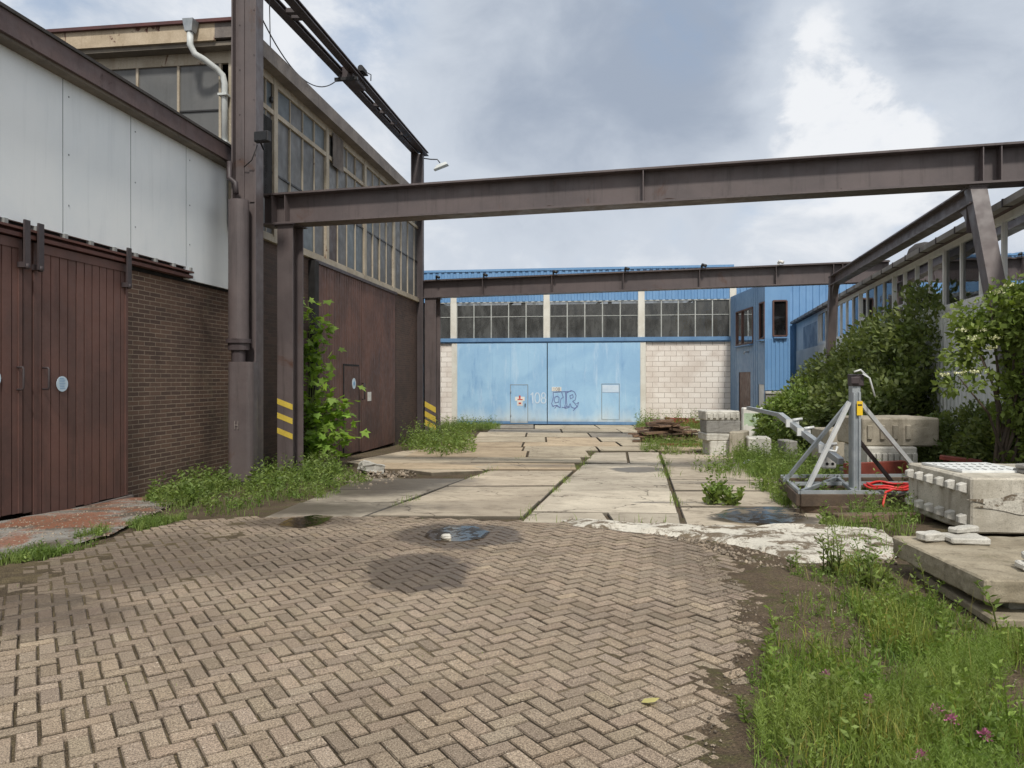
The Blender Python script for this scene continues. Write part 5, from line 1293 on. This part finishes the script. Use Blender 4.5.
for px, D, ztop, rx, ry in ((935, 16.0, 3.65, 1.0, 1.3), (915, 17.3, 3.75, 1.2, 1.4), (890, 18.8, 3.35, 1.3, 1.5), (868, 20.2, 2.9, 1.4, 1.6), (846, 21.8, 2.55, 1.4, 1.6), (826, 23.2, 2.0, 1.3, 1.5), (812, 24.2, 1.2, 1.1, 1.3), (905, 16.0, 2.3, 1.2, 1.2), (880, 17.5, 2.2, 1.2, 1.3), (850, 19, 1.7, 1.2, 1.3), (825, 20.5, 1.0, 1.1, 1.2)):
    x, y = BB(px, D, 0); zb = hz(D) + .05; rz = (ztop - zb) / 2
    ell.append((x, y, zb + rz, rx, ry, rz))
bush_obj('overgrown_bush', 'big dark green bush overgrowing the glazed workshop wall behind the mast', 'bush', (BB(875, 18.5, 0)[0], 18.5, hz(18.5)), ell, 46000, .15, 'leaf_bush', 14, clump=1.3, gap=.40, shell=.45)
ell = [(BB(px, D, 0)[0], D, z, r, r, rz) for px, D, z, r, rz in ((792, 22, .35, 1.0, .8), (780, 23, .2, .8, .7), (803, 21, .7, .9, .9))]
bush_obj('pale_bush', 'lighter straggly bush at the left end of the big dark bush', 'bush', (BB(792, 22, 0)[0], 22, hz(22)), ell, 5000, .14, 'leaf_weed', 6, gap=.5)
ell = [(BB(px, D, 0)[0], D, z, r, r, rz) for px, D, z, r, rz in ((960, 12.8, .45, .75, .6), (985, 12.2, .5, .7, .7), (938, 13.6, .4, .6, .55), (1010, 11.5, .5, .7, .7))]
bush_obj('low_bush', 'low leafy bush between the long concrete block and the flowering shrub', 'bush', (BB(965, 12.5, 0)[0], 12.5, hz(12.5)), ell, 9000, .09, 'leaf_bush', 6, gap=.42)
# flowering shrub at the right edge
ft = thing('flowering_shrub', 'light green flowering shrub with creamy flower heads at the right edge', 'shrub', (6.9, 10.6, hz(10.6)))
fb = np.array([[6.9, 10.6, hz(10.6)]])
ells = []
for px, D, z, r, rz in ((990, 10.6, 2.55, .5, .42), (1015, 10.4, 2.65, .45, .4), (1040, 10.3, 2.2, .65, .6), (975, 10.4, 1.95, .38, .3), (958, 10.3, 1.55, .3, .2), (1030, 10.4, 1.4, .6, .5), (1050, 10.4, 2.0, .8, 1.0), (1030, 10.7, .8, .4, .5), (970, 10.5, 2.25, .25, .2), (1045, 10.4, .6, .6, .6)):
    ells.append((BB(px, D, 0)[0], D, z, r, r, rz))
v, f, c = crown(ells, 9500, .105, clump=2.4, gap=.47, shell=.25, up=.35, asp=.55); np_mesh('foliage', v - fb, f, c, M['leaf_tree'], ft)
m = MB(); rr = random.Random(4)
for e in ells:
    tip = Vector(e[:3]) + Vector((0, 0, e[5] * .5)); st = Vector((6.9 + rr.uniform(-.2, .3), 10.6 + rr.uniform(-.1, .1), hz(10.6))); mid = st.lerp(tip, .55) + Vector((.1, 0, .3))
    m.tube([st, st.lerp(mid, .5) + Vector((0.05, 0, .1)), mid, tip], [.03, .025, .018, .006], 6)
m.build('stem', M['bark'], ft, ft.location)
for e in ells:
    for k in range(3):
        a = rr.uniform(0, 6.28); q = Vector((e[0] + math.cos(a) * e[3] * .7, e[1] - abs(math.sin(a)) * e[4] * .8, e[2] + e[5] * rr.uniform(.2, .85)))
        pos = np.array([(q.x + rr.gauss(0, .035), q.y + rr.gauss(0, .035), q.z + rr.gauss(0, .015)) for j in range(30)])
        v, f, c = leaves(pos, RNG.normal(size=pos.shape) + np.array([[0, 0, 1.]]), np.full(len(pos), .028), .9); np_mesh('flower_head', v - fb, f, c, M['flower'], ft)

# maple sapling by the striped post (lobed leaves)
def lobed(p, d, size, cols):
    n = len(p); d = nrm(d); r = nrm(RNG.normal(size=(n, 3)) * .5 + np.array([[0, 0, 1.]])); s = nrm(np.cross(d, r)); L = size[:, None]; V = []
    ang = [0, 38, 55, 85, 110, 150]; rad = [1, .5, .85, .42, .6, .15]
    ring = [(a, r_) for a, r_ in zip(ang, rad)]
    pts = [(-a, r_) for a, r_ in ring[::-1]] + ring[1:]
    for a, r_ in pts: V.append(p + d * L * (.25 + .75 * r_ * math.cos(R(a))) + s * L * .75 * r_ * math.sin(R(a)))
    k = len(pts); V = np.stack(V, 1).reshape(-1, 3); return V, np.arange(n * k).reshape(n, k), cols
ms_ = thing('maple_sapling', 'bright green maple sapling growing between the striped post and brown hall door', 'sapling', (P(305, 16.9, 380).x, 16.9, hz(16.9)))
sb = Vector(ms_.location); m = MB(); LP = []; LD = []; rr = random.Random(9)
for px, py, D in ((318, 318, 17.0), (308, 300, 17.0), (330, 395, 16.8), (345, 410, 16.8), (350, 428, 16.7), (322, 368, 16.9), (300, 345, 17.1), (312, 440, 16.6), (335, 450, 16.6), (325, 340, 17), (297, 390, 16.9), (300, 420, 16.8), (322, 420, 16.6), (333, 435, 16.6), (304, 455, 16.5), (278, 420, 16.9), (274, 445, 16.9), (270, 300 + 15, 17.2), (277, 400, 17.1), (345, 398, 16.7), (312, 405, 16.7)):
    tip = P(px, D, py); st = sb + Vector((rr.uniform(-.15, .15), rr.uniform(-.1, .1), 0)); h = tip.z - st.z
    mid = Vector((st.x + (tip.x - st.x) * .4, st.y + (tip.y - st.y) * .4, st.z + h * .75)); pts = [st, st.lerp(mid, .5), mid, tip]
    m.tube(pts, [.018, .014, .01, .004], 5)
    for k in range(36):
        t = rr.uniform(.0, 1) ** .6; q = mid.lerp(tip, t) + Vector((rr.gauss(0, .17), rr.gauss(0, .15), rr.gauss(0, .15)))
        LP.append(q); LD.append((rr.gauss(0, 1), rr.gauss(-.3, .8), rr.gauss(-.35, .4)))
m.build('stem', M['stem'], ms_, sb)
LP = np.array(LP); v, f, c = lobed(LP, np.array(LD), RNG.uniform(.16, .28, len(LP)), RNG.normal(1, .22, len(LP)).clip(.4, 1.6)); np_mesh('foliage', v - np.array([sb]), f, c, M['leaf_maple'], ms_)

# weeds as ground cover -------------------------------------------------
def ground_pts(n, poly, world=False, dens=None):
    pts = [(p if world else tuple(G(*p))[:2]) for p in poly]; xs = [p[0] for p in pts]; ys = [p[1] for p in pts]; out = []
    tries = 0
    while len(out) < n and tries < n * 30:
        tries += 1; x = RNG.uniform(min(xs), max(xs)); y = RNG.uniform(min(ys), max(ys))
        if inpoly(x, y, pts) and (dens is None or RNG.random() < dens(x, y)): out.append((x, y, hz(y) - .02))
    return np.array(out)
def nclump(s, lo, hi, off=0): return lambda x, y: min(1, max(0, (mnoise.noise(Vector((x * s + off, y * s, off))) * .5 + .5 - lo) / (hi - lo)))
def stemweeds(base, h, nl, size, spread=.12):
    """leafy weeds: points of base with nl leaves up a stem"""
    n = len(base); P_ = []; Dd_ = []; a0 = RNG.uniform(0, 6.28, n); lean = RNG.normal(0, .15, (n, 2))
    t = np.tile(np.linspace(.12, 1, nl), n); k = np.repeat(np.arange(n), nl); H = h[k] * t
    a = a0[k] + np.tile(np.arange(nl) * 2.4, n) + RNG.normal(0, .3, n * nl)
    p = base[k] + np.stack([lean[k, 0] * H, lean[k, 1] * H, H], 1)
    d = np.stack([np.cos(a), np.sin(a), RNG.uniform(.1, .9, n * nl)], 1)
    s = size * RNG.uniform(.6, 1.2, n * nl) * (1.15 - .6 * t)
    L = leaves(p, d, s, .38, np.repeat(RNG.normal(1, .16, n), nl) * RNG.normal(1, .12, n * nl))
    tip = base + np.stack([lean[:, 0] * h, lean[:, 1] * h, h], 1)
    w = .006; sd = np.stack([np.cos(a0), np.sin(a0), 0 * a0], 1) * w
    V = np.stack([base - sd, base + sd, tip + sd * .4, tip - sd * .4], 1).reshape(-1, 3)
    return [L, (V, np.arange(n * 4).reshape(n, 4), np.full(n, .75))]
def cover(name, poly, nb, hb, nw, hw, leaf, mat='leaf_weed', dens=None, world=False, bw=.008, nlv=9):
    parts = []
    if nb:
        p = ground_pts(nb, poly, world, dens); h = RNG.uniform(hb[0], hb[1], len(p)); parts.append(blades(p, h, RNG.uniform(.6, 1.3, len(p)) * bw, RNG.uniform(.1, 1.0, len(p))))
    if nw:
        p = ground_pts(nw, poly, world, dens); h = RNG.uniform(hw[0], hw[1], len(p)); parts += stemweeds(p, h, nlv, leaf)
    v, f, c = merge(parts); return tag(np_mesh(name, v, f, c, M[mat]), kind='stuff')
# strip of weeds before the annex and hall
cover('wall_weeds', [(140, 502), (185, 515), (255, 515), (330, 498), (372, 482), (345, 470), (300, 474), (236, 478), (175, 492)], 2600, (.04, .17), 300, (.07, .28), .09, dens=nclump(1.1, .34, .55))
cover('wall_weeds', [(145, 500), (180, 508), (225, 492), (236, 479), (185, 484)], 500, (.08, .24), 110, (.15, .42), .12)
cover('wall_weeds', [(236, 482), (270, 492), (345, 478), (335, 468), (262, 472)], 700, (.08, .24), 190, (.15, .5), .13)
cover('edge_grass', [(0, 566), (60, 556), (110, 541), (180, 521), (200, 512), (150, 520), (95, 532), (50, 547), (0, 558)], 2300, (.04, .14), 120, (.05, .15), .05, dens=nclump(2.0, .38, .6), bw=.006)
cover('post_weeds', [(395, 448), (440, 459), (476, 453), (470, 436), (430, 436)], 900, (.15, .4), 260, (.25, .9), .15, dens=nclump(.9, .3, .5))
cover('doorstep_grass', [(440, 432), (500, 430), (500, 425.8), (440, 426)], 2200, (.15, .45), 80, (.2, .6), .15)
cover('wall_foot_grass', [(632, 431), (735, 432), (735, 425.6), (640, 425.8)], 3200, (.15, .5), 150, (.3, .9), .16, dens=nclump(.8, .3, .55))
cover('junk_weeds', [(640, 452), (700, 458), (712, 452), (700, 440), (640, 446)], 1200, (.1, .5), 60, (.1, .5), .12, dens=nclump(.9, .45, .6))
cover('slab_edge_weeds', [(770, 500), (805, 520), (835, 515), (800, 480), (775, 455), (735, 452), (735, 462)], 3600, (.08, .36), 300, (.12, .55), .10, dens=nclump(1.0, .42, .62))
cover('frame_weeds', [(690, 470), (790, 500), (940, 500), (960, 470), (900, 455), (780, 450)], 5000, (.1, .5), 600, (.2, .6), .12, dens=nclump(.8, .3, .55, 4))
cover('ballast_weeds', [(835, 545), (905, 560), (925, 520), (900, 505), (820, 505), (812, 520)], 1400, (.05, .28), 90, (.1, .4), .08, dens=nclump(1.4, .45, .65))
cover('bank_weeds', [(900, 470), (940, 500), (1060, 500), (1060, 440), (960, 440)], 3000, (.2, .6), 700, (.3, .9), .11, mat='leaf_bush')
# crack weeds in the slab joints
def joint_pts(p, q, n, w=.05):
    t = RNG.random(n); k = np.array([mnoise.noise(Vector((x * 9, p.x, 0))) for x in t]) > .05; t = t[k]
    b = np.array(p)[None] + (np.array(q) - np.array(p))[None] * t[:, None] + RNG.normal(0, w, (len(t), 3)); b[:, 2] = hznp(b[:, 1]) - .01; return b
parts = []
for p, q, n in ((G(684, 524), G(659, 452), 900), (G(521.6, 520), G(595, 451), 550), (G(367, 516), G(526, 457), 450), (G(660, 453), G(760, 452), 500), (G(521, 521), G(690, 526), 60)):
    b = joint_pts(p, q, n); parts.append(blades(b, RNG.uniform(.03, .15, len(b)), RNG.uniform(.004, .01, len(b)), RNG.uniform(.1, 1, len(b))))
b = joint_pts(G(668, 478), G(664, 462), 200, .1); parts.append(blades(b, RNG.uniform(.05, .2, len(b)), np.full(len(b), .012), RNG.uniform(.2, 1, len(b))))
v, f, c = merge(parts); tag(np_mesh('joint_grass', v, f, c, M['grass']), kind='stuff')

def weed(name, label, cat, px, py, h, n, leaf, stems=5, spread=.12, mat='leaf_weed', lean=(0, 0), nl=16, asp=.35):
    b = G(px, py); t = thing(name, label, cat, b); m = MB(); LP = []; LD = []; S_ = []
    rr = random.Random(px * 7 + py)
    for k in range(stems):
        s0 = Vector((rr.gauss(0, spread * .4), rr.gauss(0, spread * .4), -.02)); hh = h * rr.uniform(.6, 1.0); tip = s0 + Vector((rr.gauss(lean[0], spread), rr.gauss(lean[1], spread), hh)); mid = s0.lerp(tip, .5) + Vector((0, 0, .08 * h)) - Vector((lean[0] * .15, 0, 0))
        m.tube([s0, mid, tip], [.007, .005, .002], 5)
        for j in range(nl):
            tt = .1 + .9 * j / (nl - 1); q = s0.lerp(mid, tt * 2) if tt < .5 else mid.lerp(tip, tt * 2 - 1); a = j * 2.4 + k
            LP.append(q); LD.append((math.cos(a), math.sin(a), rr.uniform(.2, 1.0))); S_.append(leaf * rr.uniform(.6, 1.2) * (1.1 - .5 * tt))
    m.build('stem', M['stem'], t)
    v, f, c = leaves(np.array(LP), np.array(LD), np.array(S_), asp); np_mesh('foliage', v, f, c, M[mat], t)
    return t
weed('weed_plant', 'round leafy weed growing from a slab joint left of the other', 'weed', 713, 505, .42, 0, .13, 9, .12, asp=.6)
weed('weed_plant', 'lower leafy weed growing from the slabs to the right of the round one', 'weed', 731, 506, .3, 0, .12, 8, .12, asp=.6)
weed('tall_weed', 'tall branching weed with narrow leaves beside the white crumbled concrete', 'weed', 832, 575, .48, 0, .07, 9, .09, lean=(-.05, .0))
weed('tall_weed', 'dense tall weed just left of the mossy propped slab', 'weed', 868, 588, .42, 0, .07, 10, .1)
weed('tall_weed', 'thin leaning weed stalk standing in front of the mossy slab edge', 'weed', 1003, 640, .52, 0, .085, 1, .02, lean=(-.16, 0), nl=22)
weed('tall_weed', 'slender weed stalk before the far corner of the mossy slab', 'weed', 928, 592, .42, 0, .05, 1, .02, lean=(-.02, 0), nl=20)
weed('tall_weed', 'single upright green stalk at the edge of the brick paving', 'weed', 748, 725, .22, 0, .05, 2, .015, lean=(-.03, 0), nl=18)

# foreground meadow on the right
fg = [(1.0, 1.8), (.98, 3.0), (1.15, 3.5), (1.35, 3.95), (1.5, 4.4), (1.75, 5.0), (2.1, 5.6), (2.4, 6.4), (3.08, 6.4), (2.96, 5.0), (3.0, 4.6), (5.2, 4.4), (5.2, 1.8)]
def fgd(x, y):
    e = (x - (.75 + max(0, y - 3) * .36)) / .6
    d = min(1, max(.05, e)) * (1.0 if y < 3.9 else max(.1, 1 - (y - 3.9) * 1.5))
    nn = mnoise.noise(Vector((x * 1.7, y * 1.7, 2))) * .5 + .5
    if x > 2.15 + max(0, y - 4.4) * .3 and y > 3.8: d = max(d, .75)
    return d * min(1, max(.04, (nn - .33) / .28))
parts = []
p = ground_pts(44000, fg, True, fgd); p[:, 2] += .02; nn = np.array([mnoise.noise(Vector((q[0] * 2.3, q[1] * 2.3, 7))) for q in p])
h = (.07 + .075 * (nn + .5).clip(0, 1.2)) * RNG.uniform(.5, 1.35, len(p)); dry = RNG.random(len(p)) < .1
cc = np.stack([RNG.normal(1, .2, len(p))] * 3, 1).clip(.4, 1.8); cc[dry] = np.array([2.0, 1.35, 1.6]); cc[:, 0] *= 1 + nn * .3
parts.append(blades(p, h, RNG.uniform(.0025, .0055, len(p)), RNG.uniform(.05, .9, len(p)), cc))
p = ground_pts(1500, fg, True, fgd); p[:, 2] += .02; parts += stemweeds(p, RNG.uniform(.05, .15, len(p)), 12, .035)
p = ground_pts(420, fg, True, fgd); p[:, 2] += .02; parts += stemweeds(p, RNG.uniform(.08, .26, len(p)), 14, .065)
p = ground_pts(700, fg, True, fgd); p[:, 2] += .02; parts.append(blades(p, RNG.uniform(.12, .3, len(p)), np.full(len(p), .003), RNG.uniform(.1, .6, len(p)), np.tile(np.array([[1.9, 1.25, 1.9]]), (len(p), 1)) * RNG.uniform(.6, 1.1, (len(p), 1))))
v, f, c = merge(parts); tag(np_mesh('meadow_grass', v, f, c, M['grass']), kind='stuff')
cover('soil_sprouts', [(1.0, 2.6), (1.1, 3.6), (1.45, 4.4), (1.9, 5.2), (2.3, 6.2), (3.0, 6.3), (2.9, 5.0), (2.2, 4.0), (1.6, 3.0)], 2600, (.015, .06), 420, (.03, .1), .035, dens=nclump(2.6, .35, .6, 9), world=True, bw=.005, nlv=8)
# horsetail-like feathery fronds, nearest bottom right
fh = [(.88, 1.8), (.95, 3.0), (1.15, 3.45), (2.0, 3.8), (2.8, 4.3), (4, 4.6), (4, 1.8)]
p = ground_pts(4200, fh, True, nclump(1.5, .4, .58, 3)); p[:, 2] += .02; n = len(p); nl = 34
h = RNG.uniform(.11, .24, n); k = np.repeat(np.arange(n), nl); t = np.tile(np.repeat(np.linspace(.2, 1, nl // 2), 2), n)
a = RNG.uniform(0, 6.28, n * nl); b = p[k] + np.stack([0 * t, 0 * t, h[k] * t], 1)
V, Fq, Cc = leaves(b, np.stack([np.cos(a), np.sin(a), RNG.uniform(.6, 1.2, n * nl)], 1), .045 * (1.15 - .75 * t) * RNG.uniform(.8, 1.2, n * nl), .09, np.repeat(RNG.normal(1.05, .15, n), nl))
tag(np_mesh('horsetail_cover', V, Fq, Cc, M['grass']), kind='stuff')
for i, (px, py, lab) in enumerate(((937, 714, 'pink clover flower in the grass near the right edge, upper one'), (868, 702, 'pink clover flower in the middle of the foreground grass'), (921, 760, 'pink clover flower lowest in the foreground grass'), (951, 722, 'faded pink clover flower just right of the brighter upper one'), (826, 668 + 10, 'small pink flower in short grass nearest the paving'), (985, 738, 'pink clover flower furthest right in the foreground grass'))):
    b = G(px, py, .12); b.z = hz(b.y)
    t = thing('clover_flower', lab, 'flower', b, group='pink flowers in the grass')
    m = MB(); m.tube([(0, 0, 0), (.004, 0, .07), (0, 0, .13)], .002, 5); m.build('stem', M['stem'], t)
    pp = RNG.normal(0, .008, (60, 3)) + np.array([[0, 0, .135]]); v, f, c = leaves(pp, pp - np.array([[0, 0, .125]]), np.full(60, .014), .5); np_mesh('flower_head', v, f, c, M['pink'], t)
p = ground_pts(900, pav, True, nclump(1.3, .55, .75, 5)); parts = [blades(p, RNG.uniform(.012, .035, len(p)), np.full(len(p), .004), RNG.uniform(.2, 1.2, len(p)))]
v, f, c = merge(parts); tag(np_mesh('paving_sprouts', v, f, c, M['grass']), kind='stuff')
# gravel, crumbs and litter
def pebbles(name, n, poly, smin, smax, world=False, dens=None):
    p = ground_pts(n, poly, world, dens); n = len(p); s = RNG.uniform(smin, smax, n) ** 1.0
    base = np.array([[1, 0, 0], [0, 1, 0], [-1, 0, 0], [0, -1, 0], [0, 0, .75], [0, 0, -.6]]) ; fs = np.array([[0, 1, 4], [1, 2, 4], [2, 3, 4], [3, 0, 4], [1, 0, 5], [2, 1, 5], [3, 2, 5], [0, 3, 5]])
    a = RNG.uniform(0, 6.28, n); jit = RNG.uniform(.6, 1.3, (n, 6, 1)); b = base[None] * jit * s[:, None, None]
    x = b[..., 0] * np.cos(a)[:, None] - b[..., 1] * np.sin(a)[:, None]; y = b[..., 0] * np.sin(a)[:, None] + b[..., 1] * np.cos(a)[:, None]
    V = np.stack([x, y, b[..., 2]], -1) + p[:, None, :] + np.array([[[0, 0, .026]]]); Fs = (fs[None] + (np.arange(n) * 6)[:, None, None]).reshape(-1, 3)
    tag(np_mesh(name, V.reshape(-1, 3), Fs, np.repeat(RNG.uniform(.5, 1.5, n), 8), M['pebble']), kind='stuff')
pebbles('gravel', 2600, fg, .003, .014, True)
pebbles('gravel', 2600, [(560, 520), (700, 526), (880, 530), (900, 565), (760, 570), (700, 545)], .006, .03)
pebbles('gravel', 1600, [(0, 524), (126, 500), (185, 500), (110, 536), (0, 560)], .004, .022)
pebbles('gravel', 260, [(330, 480), (380, 462), (420, 474), (360, 492)], .01, .07)
pebbles('gravel', 900, [(640, 452), (780, 458), (790, 448), (640, 440)], .01, .06)
pebbles('gravel', 500, [(700, 545), (770, 620), (740, 680), (715, 760), (690, 760), (740, 640), (690, 555)], .003, .012)

# ================================================================== SKY, SUN, CAMERA
to_sun = Vector((.05, -.64, .77)).normalized()
w = bpy.data.worlds.new('World'); sc.world = w; w.use_nodes = True; nt = w.node_tree; nt.nodes.clear()
class WN(N):
    def __init__(s, t): s.t = t
n = WN(nt)
sky = nt.nodes.new('ShaderNodeTexSky'); sky.sky_type = 'NISHITA'; sky.sun_disc = False
sky.sun_elevation = math.asin(to_sun.z); sky.sun_rotation = math.atan2(to_sun.x, to_sun.y); sky.air_density = 1.0; sky.dust_density = 1.5
vec = nt.nodes.new('ShaderNodeTexCoord').outputs['Generated']
x = nt.nodes.new('ShaderNodeSeparateXYZ'); n.set(x.inputs[0], vec)
pv = n.mapv(vec, (1, 1, 1.5), (0, 0, 0), (3.7, 1.3, .4))
def blob(px, py, r0, r1):
    d = Vector(((px - CX) / F, 1, (HY - py) / F)).normalized()
    dt = nt.nodes.new('ShaderNodeVectorMath'); dt.operation = 'DOT_PRODUCT'; n.set(dt.inputs[0], vec); dt.inputs[1].default_value = d
    return n.ramp(dt.outputs['Value'], math.cos(R(r1)), math.cos(R(r0)))
big = n.noise(pv, 2.0, 6, .5, .25); fine = n.noise(pv, 6.5, 9, .58, .35); mid = n.noise(n.mapv(pv, (1, 1, 1), (0, 0, 0), (2, 5, 1)), 9, 7, .6, .3)
brk = n.ramp(mid, .3, .68, .15, 1.5)
shade = n.math('ADD', n.math('MULTIPLY', big, .42), n.math('MULTIPLY', fine, .55))
shade = n.math('ADD', shade, -.04)
for px, py, r0, r1, k in ((590, 80, 1, 16, .24), (710, 40, 1, 12, .08), (960, 70, 1, 10, .16), (815, 75, .3, 6, -.17), (850, 140, .5, 6, -.14), (930, 160, 1, 6, -.12), (520, 240, 3, 14, -.07), (720, 225, 2, 12, -.05), (150, 30, 3, 20, -.10), (340, 70, 2, 10, -.03)):
    shade = n.math('ADD', shade, n.math('MULTIPLY', n.math('MULTIPLY', blob(px, py, r0, r1), brk if k < -.1 else 1.), k))
shade = n.math('SUBTRACT', shade, n.ramp(x.outputs[2], .55, .8, 0, .3))  # overhead cloud, out of view, brightened to lift ambient in shaded areas
shade = n.math('SUBTRACT', shade, n.ramp(x.outputs[1], .3, -.3, 0, .2))  # cloud behind the camera brightened too, as added fill light
K = 10.0
c1 = n.mix(n.ramp(shade, .27, .44), (.88 * K, .90 * K, .93 * K), (.62 * K, .675 * K, .755 * K))
c2 = n.mix(n.ramp(shade, .42, .82), c1, (.36 * K, .42 * K, .52 * K))
gap = n.noise(n.mapv(pv, (1, 1, 1), (0, 0, 0), (7, 2, 3)), 3.0, 7, .55, .3)
clear = n.math('MULTIPLY', n.ramp(gap, .54, .66, 0, .6), n.ramp(shade, .46, .34))
clear = n.math('MAXIMUM', clear, n.math('MULTIPLY', n.math('MAXIMUM', blob(60, 0, 2, 14), n.math('MAXIMUM', blob(330, 10, 0, 8), blob(690, 5, 0, 6))), n.ramp(mid, .35, .7, .1, .7)))
skyc = n.mix(clear, c2, n.mix(.5, sky.outputs[0], (.45 * K, .6 * K, .82 * K)))
bg = nt.nodes.new('ShaderNodeBackground'); n.set(bg.inputs[0], skyc); bg.inputs[1].default_value = .1
wo = nt.nodes.new('ShaderNodeOutputWorld'); nt.links.new(bg.outputs[0], wo.inputs[0])
sl = bpy.data.lights.new('sun', 'SUN'); sl.energy = 3.2; sl.angle = R(6.0); sl.color = (1, .95, .87)
so = bpy.data.objects.new('sun', sl); COL.objects.link(so); so.rotation_mode = 'QUATERNION'; so.rotation_quaternion = to_sun.to_track_quat('Z', 'Y')
so.location = (10, -20, 40)
cam = bpy.data.cameras.new('camera'); cam.sensor_width = 36; cam.lens = F / 1024 * 36; cam.clip_end = 3000; cam.clip_start = .05; cam.shift_y = -(384 - HY) / 1024
co = bpy.data.objects.new('camera', cam); COL.objects.link(co); co.location = (0, 0, CAMZ); co.rotation_euler = (R(90), 0, 0); sc.camera = co
sc.view_settings.view_transform = 'Standard'; sc.view_settings.look = 'None'; sc.view_settings.gamma = 1; sc.view_settings.exposure = 0.0; sc.view_settings.use_curve_mapping = False
